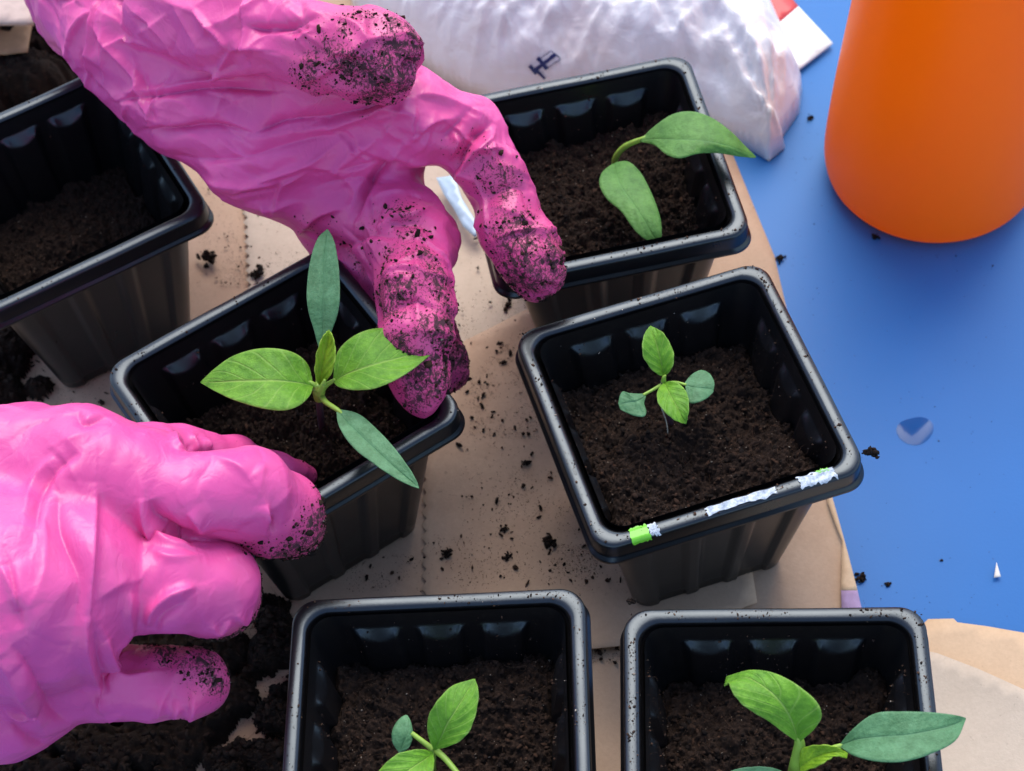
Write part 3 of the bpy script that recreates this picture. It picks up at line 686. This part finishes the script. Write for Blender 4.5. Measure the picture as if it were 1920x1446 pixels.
patch([(40, 130, 120, .03), (110, 110, 70, .03), (-60, 180, 130, .03), (60, 190, 100, .028), (20, 60, 60, .02), (130, 60, 60, .02), (-30, 250, 80, .02)], 'heap of dark soil at the top left corner behind the empty looking pot', 35, ncr=1500)
# scattered crumbs on paper and on blue table
def scatter(zones, label, seed, z):
    rng = np.random.default_rng(seed); pos = []; sz = []
    for x0, y0, x1, y1, n, big in zones:
        for _ in range(int(n * 3.2)):
            x, y = rng.uniform(x0, x1), rng.uniform(y0, y1)
            if noise(np.array([[x * .01, y * .01, seed]]), 1.6, 2)[0] < rng.uniform(-.6, .5): continue
            s_ = .00016 + big * .8 * rng.uniform() ** 40; pos.append(at(x, y, z + s_ * .4)); sz.append(s_)
    o = crumbs('soil_crumbs', pos, np.array(sz), MT['soil_dark'], None, rng=rng, elong=1.5); return tag(o, label, 'soil crumbs', None, 'stuff')
scatter([(860, 560, 1100, 1210, 650, .0016), (880, 640, 1010, 820, 350, .0014), (930, 880, 1090, 1000, 150, .0016), (1010, 1020, 1130, 1150, 260, .0012), (800, 1000, 1000, 1100, 120, .0014), (850, 440, 1000, 620, 120, .001), (900, 1060, 1180, 1215, 120, .0012)],
        'fine soil crumbs scattered over the brown paper in the middle', 41, -.0008)
scatter([(370, 330, 600, 540, 420, .0009), (400, 480, 500, 540, 150, .0012), (0, 580, 200, 780, 400, .0018), (1100, 1190, 1180, 1260, 200, .0016), (380, 1150, 560, 1446, 500, .0022), (650, 1040, 800, 1110, 160, .0016), (940, 560, 1010, 640, 160, .0018)],
        'soil crumbs on the paper around the pots on the left', 42, -.0018)
scatter([(1430, 440, 1900, 1130, 70, .0006), (1480, 150, 1560, 460, 14, .0007), (1560, 1100, 1900, 1180, 14, .0008), (1640, 430, 1800, 500, 10, .0009)], 'tiny soil specks scattered on the blue table', 43, ZT)

def clod(px, py, rpx, label, z=-.0015, seed=0, elong=1.0, ang=0):
    p = at(px, py, z); r = rpx * mm_px(p); rng = np.random.default_rng(seed + 500)
    n = 22; c = rng.normal(size=(n, 3)) * np.array([.42 * elong, .42 / elong, .28]) * r
    ca, sa = math.cos(ang), math.sin(ang); c = np.c_[c[:, 0] * ca - c[:, 1] * sa, c[:, 0] * sa + c[:, 1] * ca, np.abs(c[:, 2]) + r * .25]
    V, Fc, tone = crumbs_arrays(c, r * rng.uniform(.22, .5, n), flat=.9, rng=rng); V[:, 2] = np.maximum(V[:, 2], 0)
    o = mesh_np('soil_clod', V, None, Fc, MT['soil_dark'], attrs={'tone': tone * .7}, smooth=False); o.location = p
    return tag(o, label, 'soil clod', 'loose soil clods')
for a in [
    (391, 487, 17, 'large dark soil clod on pale paper beside the upper left pot'),
    (482, 519, 13, 'brown soil clod beside the zigzag paper edge'),
    (1461, 486, 9, 'soil clod on the blue table right of the top pot', ZT),
    (1030, 1018, 15, 'largest soil clod on brown paper left of the label pot'),
    (954, 1046, 9, 'small clod on brown paper above the bottom middle pot'),
    (836, 1041, 12, 'soil clod just right of the serrated paper edge'),
    (948, 994, 7, 'tiny clod on brown paper in the centre gap'),
    (987, 870, 9, 'soil clod on brown paper left of the label pot rim'),
    (1614, 1085, 11, 'elongated dark soil clod on the blue table at the folded strip', ZT),
    (1664, 1098, 6, 'tiny soil clod on the blue table near the purple print', ZT),
    (1640, 446, 8, 'soil clod in the shadow of the orange bottle', ZT),
    (1520, 222, 6, 'faint soil clod on the blue table near the white bag tip', ZT),
    (955, 376, 10, 'soil clod'),
]:
    if a[3] == 'soil clod': continue
    clod(a[0], a[1], a[2], a[3], a[4] if len(a) > 4 else -.0012, seed=a[0])
clod(1632, 851, 13, 'soil clod stuck on the outer corner of the label pot', .0765, 5)
clod(1183, 1130, 10, 'soil clod at the corner of the bottom right pot rim', .0775, 6)

# ------------------------------------------------------------------ orange bottle
def bottle():
    c = at(1744, 318, ZT + .0002); r0 = .0434
    t = empty('bottle', c, 0, 'tapering orange plastic bottle standing on the blue table', 'bottle')
    prof = [(0, .0), (.80, .0), (.90, .0012), (.965, .0045), (.995, .010), (1.0, .016), (.985, .03), (.945, .055), (.885, .085), (.82, .115), (.75, .145), (.69, .170), (.64, .188), (.55, .198), (.40, .205), (.33, .209)]
    P = bez([(a * r0, z) for a, z in prof], 90); n = 96; V = []
    for r, z in P:
        for j in range(n):
            th = 2 * math.pi * j / n; V.append((max(r, 1e-5) * math.cos(th), max(r, 1e-5) * math.sin(th), max(z, 0)))
    Q = [(i * n + j, i * n + (j + 1) % n, (i + 1) * n + (j + 1) % n, (i + 1) * n + j) for i in range(89) for j in range(n)]
    mesh_np('body', V, Q, None, MT['orange'], t)
    P = bez([(.33 * r0, .2085), (.34 * r0, .214), (.34 * r0, .232), (.30 * r0, .236), (0.0, .2365)], 30); V = []
    for r, z in P:
        for j in range(48): th = 2 * math.pi * j / 48; rr = max(r, 1e-5) * (1 + .02 * math.cos(12 * th)); V.append((rr * math.cos(th), rr * math.sin(th), z))
    Q = [(i * 48 + j, i * 48 + (j + 1) % 48, (i + 1) * 48 + (j + 1) % 48, (i + 1) * 48 + j) for i in range(29) for j in range(48)]
    mesh_np('cap', V, Q, None, MT['orange'], t)
bottle()

# ------------------------------------------------------------------ white bag and packet
def m_film():
    k = N('white_film'); a = k.noise(16, 4, .6); c = k.ramp(a, [(.3, (.76, .66, .60)), (.5, (.90, .89, .88))])
    sp = k.ramp(k.noise(700, 2), [(.74, (0, 0, 0)), (.77, (1, 1, 1))]); k.col(k.mix(k.math('MULTIPLY', sp, .5), c, (.2, .15, .12)))
    k.set(Roughness=.36, Specular_IOR_Level=.5)
    k.bump(k.noise(70, 4, .6, dist=.7), .5, .002); return k.m
MT['film'] = m_film()
bagpx = [(640, -120), (660, 10), (760, 90), (830, 140), (880, 168), (950, 190), (1100, 210), (1250, 215), (1330, 225), (1400, 262), (1442, 287), (1473, 262), (1466, 245), (1500, 195), (1505, 150), (1482, 90), (1452, 22), (1430, -60), (1400, -160)]
def bag():
    P = np.array([at(x, y, .002)[:2] for x, y in bagpx]); V, T, B = poly_grid(P, .0012)
    d = edge_dist(V, resample(P[1:-1], .004)) if False else edge_dist(V, B)
    d2 = np.where(True, d, d)
    t = np.clip(d / .055, 0, 1); Z = .052 * np.sqrt(1 - (1 - t) ** 2) ** 1.1
    P3 = np.c_[V, np.zeros(len(V))]
    ctr = at(1455, 270, 0)[:2]; rel = V - ctr; R = np.hypot(*rel.T); TH = np.arctan2(rel[:, 1], rel[:, 0])
    # gathers radiating from the knotted tip
    Z += .0040 * np.exp(-R / .045) * np.sin(TH * 17 + 4 * noise(P3, 40, 3)) * ss(0, .01, d)
    # diagonal folds
    ax = np.array([.75, .66]); s_ = V @ np.array([-ax[1], ax[0]]); a_ = V @ ax
    q = np.c_[s_ * 1.0, a_ * .22, np.zeros(len(V))]
    Z += (.0045 * (1 - np.abs(noise(q, 75, 5)) * 2.2).clip(-1) * .6 + .0006 * (1 - 2.5 * np.abs(noise(q, 170, 6))).clip(-1)) * ss(0, .02, d)
    Z += .003 * fbm(P3, 30, 2, 8) * ss(0, .02, d)
    wv = P3 + np.stack([noise(P3, 35, 1), noise(P3, 35, 2), 0 * d], 1) * .008; al = wv[:, :2] @ ax; wv[:, :2] -= np.outer(al, ax) * .55
    Z += (.0065 * (worley(wv, 52, 3) - .45) + .0028 * (worley(wv, 115, 4) - .45) + .0018 * (worley(P3, 260, 5) - .45)) * ss(0, .012, d)
    rb = np.random.default_rng(5); inn = np.where(d > .004)[0]
    for q_ in range(230):
        c0 = V[inn[rb.integers(len(inn))]]
        if rb.uniform() < .45: dv = c0 - ctr
        elif rb.uniform() < .7: dv = ax * rb.choice([-1, 1])
        else: dv = rb.normal(size=2)
        an = math.atan2(dv[1], dv[0]) + rb.normal() * .35; dv = np.array([math.cos(an), math.sin(an)]); nv = np.array([-dv[1], dv[0]]); L = rb.uniform(.006, .030)
        rl = V - c0; u_ = rl @ dv; s2 = rl @ nv + rb.normal() * 12 * u_ ** 2; k_ = np.abs(u_) < L
        w1, w2 = (.0007, .0032) if rb.uniform() < .5 else (.0032, .0007)
        hh_ = np.where(s2 > 0, np.exp(-np.abs(s2) / w1), np.exp(-np.abs(s2) / w2)) * np.cos(np.clip(u_ / L, -1, 1) * math.pi / 2)
        Z += rb.uniform(.0005, .0016) * rb.choice([1, 1, -1]) * hh_ * k_ * ss(0, .006, d)
    Z = np.maximum(Z, 0) + ZT + .0005
    a, b, c = V[T[:, 0]], V[T[:, 1]], V[T[:, 2]]
    cr = (b[:, 0] - a[:, 0]) * (c[:, 1] - a[:, 1]) - (b[:, 1] - a[:, 1]) * (c[:, 0] - a[:, 0]); T[cr < 0] = T[cr < 0][:, ::-1]
    t_ = empty('plastic_bag', at(1200, 0, 0), 0, 'white crumpled plastic soil bag with a small blue flag print', 'bag')
    o = mesh_np('film', np.c_[V, Z], None, T, MT['film'])
    s = o.modifiers.new('thickness', 'SOLIDIFY'); s.thickness = .0003; s.offset = -1
    keep(o, t_)
    bv = BVHTree.FromPolygons([tuple(x) for x in np.c_[V, Z]], [tuple(int(i) for i in x) for x in T])
    navy = m_simple('navy_ink', (.015, .03, .13), .45); white = m_simple('white_ink', (.78, .78, .80), .45)
    def decal(name, quads, mat, lift):
        VV = []; QQ = []
        for q in quads:
            q = np.array(q, float); n = 8; b0 = len(VV)
            for i in range(n + 1):
                for j in range(n + 1):
                    u, v = i / n, j / n; p = (1 - u) * (1 - v) * q[0] + u * (1 - v) * q[1] + u * v * q[2] + (1 - u) * v * q[3]
                    w = at(p[0], p[1], 0); dr = Vector(w - EYE).normalized(); hit = bv.ray_cast(Vector(EYE), dr)
                    h = np.array(hit[0] if hit[0] else w) + (np.array(hit[1]) * np.sign(hit[1][2]) if hit[0] else np.array([0, 0, 1])) * lift; VV.append(h)
            QQ += [(b0 + i * (n + 1) + j, b0 + (i + 1) * (n + 1) + j, b0 + (i + 1) * (n + 1) + j + 1, b0 + i * (n + 1) + j + 1) for i in range(n) for j in range(n)]
        o = mesh_np(name, VV, QQ, None, mat); keep(o, t_); return o
    z = lambda x, y: (560 + x / 3, y / 3)
    def bar(a, b, w):
        a, b = np.array(a), np.array(b); d_ = (b - a) / np.linalg.norm(b - a); p = np.array([-d_[1], d_[0]]) * w / 2; return [a - p, b - p, b + p, a + p]
    decal('flag_print', [[z(1312, 360), z(1422, 283), z(1472, 332), z(1362, 402)]], white, .0004)['label'] = 'white field of the printed flag'
    decal('flag_print', [bar(z(1330, 392), z(1446, 306), 7), bar(z(1345, 322), z(1400, 386), 7), bar(z(1300, 366), z(1340, 412), 7), bar(z(1340, 395), z(1388, 440), 5),
                          bar(z(1420, 283), z(1474, 334), 1.3), bar(z(1474, 332), z(1400, 380), 1.3), bar(z(1342, 340), z(1422, 283), 1.3)], navy, .0007)['label'] = 'navy cross and outline of the printed flag'
bag()
pk = empty('seed_packet', at(1500, 60, 0), 0, 'white card packet with a red end poking out behind the white bag', 'packet')
keep(sheet('white_card', [(1462, 42), (1497, 12), (1561, 80), (1500, 127), (1440, 160), (1400, 90)], -.0005, m_simple('white_card', (.80, .80, .76), .5), .004, thick=.0015, wave=.0002), pk)
keep(sheet('red_print', [(1462, 42), (1400, 90), (1380, -20), (1400, -60), (1440, -60), (1497, 12)], -.0005, m_simple('red_ink', (.58, .05, .05), .45), .004, thick=.0015, wave=.0002), pk)
# pale container at the top left corner
bx = at(0, 20, 0)
def cuff_box():
    P = [(-200, -160), (45, -160), (62, 42), (-200, 46)]
    t = sheet('cardboard_flap', P, .045, m_simple('pale_cardboard', (.50, .37, .31), .8), .004, thick=.002, wave=.001); tag(t, 'pale cardboard flap at the top left corner above the soil heap', 'cardboard')
cuff_box()
tag(sheet('kraft_paper_sheet', [(-60, 52), (60, 40), (52, 98), (10, 104), (-60, 100)], .029, m_simple('tan_card', (.36, .20, .10), .8), .003, thick=.0006, wave=.002), 'small tan paper piece on the top left soil heap', 'paper')

# ------------------------------------------------------------------ gloved hands
import openvdb
def hand(name, chains, folds, dirts, label, k=.006, vox=.0006, seed=0, rough=1.0, axis=(1, 0, 0), famp=1.4, nfold=380, rough_f=1.0):
    prims = []
    for ch in chains:
        kk = k
        if isinstance(ch[0], (int, float)): kk = ch[0]; ch = ch[1:]
        pts = [(at(x, y, z), r * mm_px(at(x, y, z))) for x, y, z, r in ch]
        for i in range(len(pts) - 1): prims.append((pts[i][0], pts[i + 1][0], pts[i][1], pts[i + 1][1], kk))
    lo = np.min([np.minimum(a - ra, b - rb) for a, b, ra, rb, _ in prims], 0) - .006
    hi = np.max([np.maximum(a + ra, b + rb) for a, b, ra, rb, _ in prims], 0) + .006
    lo[0] = max(lo[0], -.36); hi[1] = min(hi[1], .70)
    dims = np.ceil((hi - lo) / vox).astype(int) + 1
    Fd = np.full(dims, .02, np.float32)
    for a, b, ra, rb, kk in prims:
        m = .014
        l = np.minimum(a - ra, b - rb) - m; h = np.maximum(a + ra, b + rb) + m
        i0 = np.clip(((l - lo) / vox).astype(int), 0, dims - 1); i1 = np.clip(((h - lo) / vox).astype(int) + 1, 1, dims)
        if (i1 <= i0).any(): continue
        g = [(lo[q] + vox * np.arange(i0[q], i1[q])).astype(np.float32) for q in range(3)]
        X, Y, Z = g[0][:, None, None] - a[0], g[1][None, :, None] - a[1], g[2][None, None, :] - a[2]
        ab = (b - a); L = float(ab @ ab) + 1e-12
        t = np.clip((X * ab[0] + Y * ab[1] + Z * ab[2]) / L, 0, 1).astype(np.float32)
        d = np.sqrt((X - t * ab[0]) ** 2 + (Y - t * ab[1]) ** 2 + (Z - t * ab[2]) ** 2) - (ra + (rb - ra) * t)
        sl_ = tuple(slice(i0[q], i1[q]) for q in range(3)); o = Fd[sl_]
        hh = np.clip(.5 + .5 * (o - d) / kk, 0, 1); Fd[sl_] = o * (1 - hh) + d * hh - kk * hh * (1 - hh)
    Fd[0], Fd[-1], Fd[:, 0], Fd[:, -1], Fd[:, :, 0], Fd[:, :, -1] = .01, .01, .01, .01, .01, .01
    Fd = np.clip(Fd, -.01, .01)
    gr = openvdb.FloatGrid(.01); gr.copyFromArray(np.ascontiguousarray(Fd)); 
    res = gr.convertToPolygons(isovalue=0.0, adaptivity=0.0)
    P, T3, Q4 = res
    V = np.asarray(P, float) * vox + lo; Q4 = np.asarray(Q4)
    # orientation
    fa = V[Q4]; nf = np.cross(fa[:, 2] - fa[:, 0], fa[:, 3] - fa[:, 1]); ctr = fa.mean(1)
    idx = ((ctr + nf / (np.linalg.norm(nf, axis=1, keepdims=True) + 1e-12) * vox * 1.5 - lo) / vox).astype(int).clip(0, dims - 1)
    out = Fd[idx[:, 0], idx[:, 1], idx[:, 2]]
    if (out > 0).mean() < .5: Q4 = Q4[:, ::-1]
    def normals(V):
        fa = V[Q4]; nf = np.cross(fa[:, 2] - fa[:, 0], fa[:, 3] - fa[:, 1]); N_ = np.zeros_like(V)
        for q in range(4): 
            for c in range(3): N_[:, c] += np.bincount(Q4[:, q], nf[:, c], len(V))
        return N_ / (np.linalg.norm(N_, axis=1, keepdims=True) + 1e-12)
    E1 = np.concatenate([Q4[:, 0], Q4[:, 1], Q4[:, 2], Q4[:, 3]]); E2 = np.concatenate([Q4[:, 1], Q4[:, 2], Q4[:, 3], Q4[:, 0]])
    def smooth(F_):
        o = np.zeros_like(F_); c = np.bincount(E1, minlength=len(V)) + np.bincount(E2, minlength=len(V))
        if F_.ndim == 1: return (np.bincount(E1, F_[E2], len(V)) + np.bincount(E2, F_[E1], len(V))) / c
        for q in range(F_.shape[1]): o[:, q] = (np.bincount(E1, F_[E2, q], len(V)) + np.bincount(E2, F_[E1, q], len(V))) / c
        return o
    for _ in range(4): V = .5 * V + .5 * smooth(V)
    Nn = normals(V)
    bv = BVHTree.FromPolygons(V.tolist(), Q4.tolist())
    disp = np.zeros(len(V))
    # broad wrinkle field, ridges stretched along the local axis
    ax = np.array(axis, float); ax /= np.linalg.norm(ax)
    warp = np.stack([noise(V, 28, seed + 1), noise(V, 28, seed + 2), noise(V, 28, seed + 3)], 1) * .006
    q = V + warp; al = q @ ax; q = q - np.outer(al, ax) * .6
    fine = 1 - 2.4 * np.abs(noise(q, 85, seed + 5)); mid_ = 1 - 2.2 * np.abs(noise(q, 42, seed + 6))
    disp += rough * (.0007 * mid_.clip(-.6) + .0003 * fine.clip(-.5)) + .0006 * fbm(V, 60, 2, seed + 9)
    wq = V + warp * 1.2; al = wq @ ax; wq = wq - np.outer(al, ax) * .5
    disp += rough * (.0062 * (worley(wq, 46, seed + 1) - .45) + .0022 * (worley(wq + .01, 105, seed + 2) - .45)) * (.75 + .5 * noise(V, 20, seed + 21))
    def add_fold(C, amp, wid, side=1.0, one=True):
        C = np.array(C); lo_, hi_ = C.min(0) - wid * 7, C.max(0) + wid * 7
        ids = np.where(((V > lo_) & (V < hi_)).all(1))[0]; dm = np.full(len(ids), 1e9); tm = np.zeros(len(ids)); sg = np.zeros(len(ids))
        for i in range(len(C) - 1):
            a, ab = C[i], C[i + 1] - C[i]; R_ = V[ids] - a; t = np.clip((R_ @ ab) / (ab @ ab + 1e-12), 0, 1)
            w_ = R_ - t[:, None] * ab; dd = np.linalg.norm(w_, axis=1); up = dd < dm; dm[up] = dd[up]; tm[up] = ((i + t) / (len(C) - 1))[up]
            sg[up] = np.einsum('ij,ij->i', np.cross(ab[None], Nn[ids]), w_)[up]
        taper = np.clip(np.sin(np.pi * np.clip(tm, .02, .98)), 0, 1) ** .6
        wd_ = np.where(sg * side > 0, wid * 1.9, wid * .55) if one else wid
        disp[ids] += amp * taper * np.exp(-(dm / wd_) ** 1.15)
    for pts, amp, wid in folds:
        C = []
        for x, y in bez(pts, 26):
            w = at(x, y, 0); hit = bv.ray_cast(Vector(EYE), Vector(w - EYE).normalized())
            if hit[0]: C.append(np.array(hit[0]))
        if len(C) >= 4: add_fold(C, amp * famp, wid, 1.0 if int(pts[0][0]) % 2 else -1.0)
    rf = np.random.default_rng(seed + 77)
    vis = np.where(Nn @ (-fwd) > -.1)[0]
    for q_ in range(nfold):
        i0 = vis[rf.integers(len(vis))]; p = V[i0].copy(); nn = Nn[i0]
        dr = ax + rf.normal(size=3) * (.55 if rf.uniform() < .65 else 2.0); dr -= nn * (dr @ nn); dr /= np.linalg.norm(dr)
        L = rf.uniform(.007, .028); C = [p]; stp = L / 7
        for _ in range(7):
            dr = dr + rf.normal(size=3) * .16; pn = p + dr / np.linalg.norm(dr) * stp
            h_ = bv.find_nearest(Vector(pn)); pn = np.array(h_[0]); dr = pn - p; dr /= np.linalg.norm(dr) + 1e-9; p = pn; C.append(p)
        add_fold(C, rf.uniform(.0005, .0016) * rough_f * rf.choice([1, 1, -1]), rf.uniform(.0009, .0020), rf.choice([-1, 1]))
    V = V + Nn * disp[:, None]
    V = .85 * V + .15 * smooth(V)
    dirt = np.zeros(len(V))
    for x, y, z, r, w_ in dirts:
        p = at(x, y, z); R = r * mm_px(p); dirt = np.maximum(dirt, w_ * np.exp(-(np.clip(np.sqrt(((V - p) ** 2).sum(1)) - .007, 0, 1) / R) ** 2))
    dirt = np.clip(dirt * (1 + .5 * fbm(V, 80, 2, seed + 11)), 0, 1)
    t_ = empty(name, at(*chains[0][-1][:2], 0) if not isinstance(chains[0][0], (int, float)) else at(300, 300, 0), 0, label, 'gloved hand')
    o = mesh_np('glove', V, Q4, None, MT['glove'], attrs={'dirt': dirt}); keep(o, t_)
    Nn = normals(V); rng = np.random.default_rng(seed + 3)
    pr = np.clip(dirt - .25, 0, 1) ** 1.5; cl = ss(.05, .45, fbm(V, 150, 2, seed + 13)); pr = pr * (.1 + cl); pr = pr / pr.sum(); n = 3200
    ids = rng.choice(len(V), n, p=pr); size = .00014 + .0006 * rng.uniform(0, 1, n) ** 4; size[:45] = rng.uniform(.0008, .0016, 45)
    cr_ = crumbs('soil_crumbs', V[ids] + Nn[ids] * .0001, size, MT['soil'], None, rng=rng, elong=1.35, flat=.8); cr_['kind'] = 'stuff'; keep(cr_, t_)
    return t_, bv

up_chains = [
    [(100, -150, .115, 120), (190, -20, .118, 122), (260, 60, .115, 120), (372, 185, .110, 112), (500, 285, .102, 105), (615, 350, .094, 98)],
    [(250, -120, .125, 150), (420, 40, .128, 130), (600, 160, .126, 105), (760, 215, .122, 84), (878, 248, .116, 64)],
    [(330, 20, .122, 150), (560, 230, .112, 120), (690, 300, .104, 92)],
    [.003, (872, 250, .116, 66), (922, 330, .107, 57), (955, 420, .100, 56), (990, 490, .094, 57), (1003, 512, .091, 54)],
    [.004, (700, 370, .094, 96), (762, 445, .094, 84), (780, 540, .098, 68), (784, 640, .094, 62), (786, 700, .089, 52), (788, 745, .082, 30)],
    [.004, (640, 410, .078, 88), (705, 500, .066, 78), (775, 590, .056, 62), (832, 680, .048, 42), (838, 700, .046, 38)],
    [.003, (330, 10, .142, 95), (460, 55, .150, 84), (600, 88, .155, 74), (680, 96, .156, 76), (716, 97, .155, 77)],
]
up_folds = [
    ([(200, 190), (300, 180), (400, 166), (520, 172)], -.0028, .0016), ([(195, 176), (300, 166), (400, 150), (500, 155)], .0016, .002),
    ([(255, 243), (330, 240), (400, 231), (470, 248)], -.0028, .0012), ([(470, 252), (540, 228), (640, 226)], -.0025, .0014),
    ([(560, 243), (650, 216), (720, 190), (775, 150)], -.0030, .0016), ([(600, 246), (680, 222), (740, 196)], .0016, .002),
    ([(850, 330), (866, 296), (886, 268), (915, 240)], -.0045, .0016), ([(862, 335), (880, 300), (900, 276), (925, 250)], .0018, .0012),
    ([(776, 262), (772, 235), (778, 205)], .0022, .0014), ([(776, 262), (800, 235), (850, 222)], .0018, .0012), ([(842, 300), (860, 270), (850, 250)], .0018, .0012), ([(740, 200), (800, 178), (870, 200), (920, 225)], .0014, .002),
    ([(458, 0), (460, 50), (466, 110)], .0028, .0014), ([(455, 52), (520, 48), (600, 35)], -.0020, .0014), ([(430, 95), (395, 160)], .0020, .0012), ([(432, 94), (405, 60), (370, 20)], .0022, .0012), ([(432, 96), (465, 88), (500, 95)], .0020, .0012),
    ([(175, 185), (172, 130), (178, 60), (185, 0)], .0025, .0014), ([(140, 120), (150, 60), (180, 20)], .0020, .0014), ([(190, 60), (230, 110), (262, 160)], .0018, .0012), ([(205, 90), (250, 70), (300, 90)], .0014, .0012), ([(250, 20), (300, 60), (350, 120)], .0016, .0014),
    ([(672, 405), (686, 355), (720, 318), (765, 298)], -.0040, .0018), ([(660, 398), (676, 345), (712, 305)], .0020, .0014), ([(710, 440), (740, 415), (770, 412), (800, 392)], .0026, .0014), ([(640, 470), (700, 445), (740, 450)], -.0016, .0014),
    ([(415, 372), (490, 335), (580, 300), (640, 260)], .0020, .0016), ([(515, 398), (530, 345), (575, 318)], .0018, .0012), ([(300, 285), (430, 300), (560, 268), (640, 250)], -.0014, .0016), ([(345, 315), (450, 345), (560, 330)], .0014, .0016),
    ([(560, 440), (600, 400), (650, 390)], .0018, .0016), ([(780, 430), (780, 540), (782, 640)], .0012, .0010), ([(720, 520), (760, 505), (800, 515)], .0014, .0012), ([(735, 590), (775, 570), (815, 590)], -.0014, .0012),
    ([(915, 250), (925, 300), (945, 330)], .0016, .0012), ([(905, 370), (950, 352), (985, 360)], -.0012, .0014), ([(930, 450), (965, 435), (1010, 440), (1030, 470)], .0016, .0012), ([(1030, 470), (1040, 510), (1035, 550)], .0020, .0010),
    ([(560, 150), (620, 130), (700, 75), (760, 80)], .0014, .0014), ([(600, 120), (640, 100), (700, 110)], .0012, .0012), ([(750, 60), (775, 95), (765, 150)], .0012, .0010),
]
up_dirt = [(x, y, z, r_, w_ * 1.1) for x, y, z, r_, w_ in [(700, 105, .165, 105, .95), (640, 150, .155, 90, .8), (760, 120, .16, 55, .9), (925, 350, .118, 55, .75), (955, 430, .112, 75, .85), (1000, 510, .10, 75, .95), (780, 560, .108, 90, .95), (785, 680, .10, 90, 1.0), (740, 450, .105, 70, .6),
           (835, 670, .05, 60, 1.0), (660, 470, .08, 70, .55), (880, 300, .12, 45, .45), (620, 430, .09, 60, .4), (470, 120, .14, 60, .22)]]
hand('gloved_hand', up_chains, up_folds, up_dirt, 'upper pink gloved hand with soil caked fingers reaching in from the top left', seed=2, axis=(.8, -.45, .1))

low_chains = [
    [(-200, 905, .105, 150), (40, 905, .118, 142), (160, 900, .122, 130), (262, 905, .120, 105)],
    [(-200, 1130, .105, 230), (50, 1110, .118, 200), (150, 1085, .118, 130)],
    [(-200, 1290, .085, 160), (0, 1290, .088, 132), (120, 1262, .088, 100)],
    [.0022, (255, 922, .122, 100), (345, 932, .122, 76), (462, 926, .116, 85), (522, 965, .103, 80), (545, 985, .092, 62)],
    [.0015, (180, 1100, .112, 98), (320, 1096, .110, 88), (392, 1103, .101, 91), (408, 1118, .092, 80)],
    [.0012, (180, 1280, .084, 74), (280, 1280, .082, 70), (362, 1278, .078, 66), (370, 1280, .074, 60)],
    [.003, (270, 862, .106, 74), (340, 856, .096, 56), (430, 864, .084, 47), (520, 882, .072, 34), (576, 892, .062, 18)],
]
low_folds = [
    ([(68, 992), (78, 930), (105, 880), (150, 845)], -.0032, .003), ([(45, 960), (60, 900), (100, 850)], .0020, .003), ([(140, 1180), (150, 1090), (120, 990), (110, 930)], -.0030, .003), ([(160, 1180), (165, 1080), (175, 960), (180, 900)], .0026, .003),
    ([(275, 1170), (285, 1140), (320, 1112), (365, 1098)], .0032, .0018), ([(290, 1180), (305, 1150), (345, 1125)], -.0022, .002), ([(278, 935), (292, 975), (330, 1005), (362, 1012)], -.0045, .0022), ([(262, 930), (270, 980), (300, 1020), (360, 1030)], .0026, .002),
    ([(500, 1005), (503, 975), (500, 945)], .0026, .0012), ([(510, 1000), (512, 970)], -.0018, .0012), ([(0, 1060), (20, 1110), (35, 1150)], .0030, .002), ([(15, 1050), (30, 1120), (45, 1180)], -.0024, .002),
    ([(20, 1205), (60, 1260), (95, 1330), (130, 1360)], -.0028, .0025), ([(0, 1230), (40, 1300), (80, 1370)], .0022, .0025), ([(150, 1150), (155, 1220), (180, 1300), (195, 1340)], .0034, .0025), ([(175, 1180), (185, 1250), (205, 1300)], -.0026, .0022),
    ([(195, 1190), (205, 1240), (235, 1268), (290, 1258)], .0030, .0018), ([(0, 1320), (40, 1345), (80, 1310)], .0024, .0016), ([(20, 1350), (60, 1390), (90, 1400)], -.0022, .002), ([(360, 1295), (358, 1330), (350, 1350)], .0022, .0012), ([(330, 1310), (325, 1345)], .0018, .0012), ([(300, 1310), (290, 1345)], .0016, .0012),
    ([(395, 1165), (410, 1180), (430, 1160)], .0016, .0014), ([(440, 1150), (455, 1165), (470, 1140)], .0016, .0012), ([(320, 810), (330, 840), (345, 850)], .0020, .0014), ([(360, 815), (370, 850)], .0018, .0014), ([(385, 822), (395, 848)], .0016, .0012),
    ([(145, 770), (160, 790), (200, 780)], -.0022, .002), ([(350, 960), (370, 985), (372, 1000)], .0020, .0014), ([(400, 860), (450, 880), (470, 905)], .0012, .002), ([(280, 1030), (320, 1050), (380, 1040)], .0012, .002), ([(240, 1110), (235, 1150), (242, 1190)], .0016, .002),
]
low_dirt = [(565, 1025, .092, 70, 1.7), (505, 1040, .09, 60, 1.5), (600, 1000, .09, 55, 1.2), (580, 900, .062, 40, .75), (600, 980, .1, 40, .45), (480, 1020, .1, 50, .7), (430, 1185, .085, 55, 1.1), (370, 1160, .095, 40, .6), (330, 1190, .09, 50, .9), (400, 1230, .085, 50, 1.1), (350, 1215, .085, 45, .7), (430, 1270, .075, 30, .7), (470, 870, .09, 50, .35),
            (380, 1325, .07, 45, .55), (150, 1370, .07, 60, .45)]
hand('gloved_hand', low_chains, low_folds, low_dirt, 'lower pink gloved hand gripping the left side of the centre pot', seed=7, axis=(.3, .95, .1), rough=.42, famp=1.25, nfold=110, rough_f=.5)
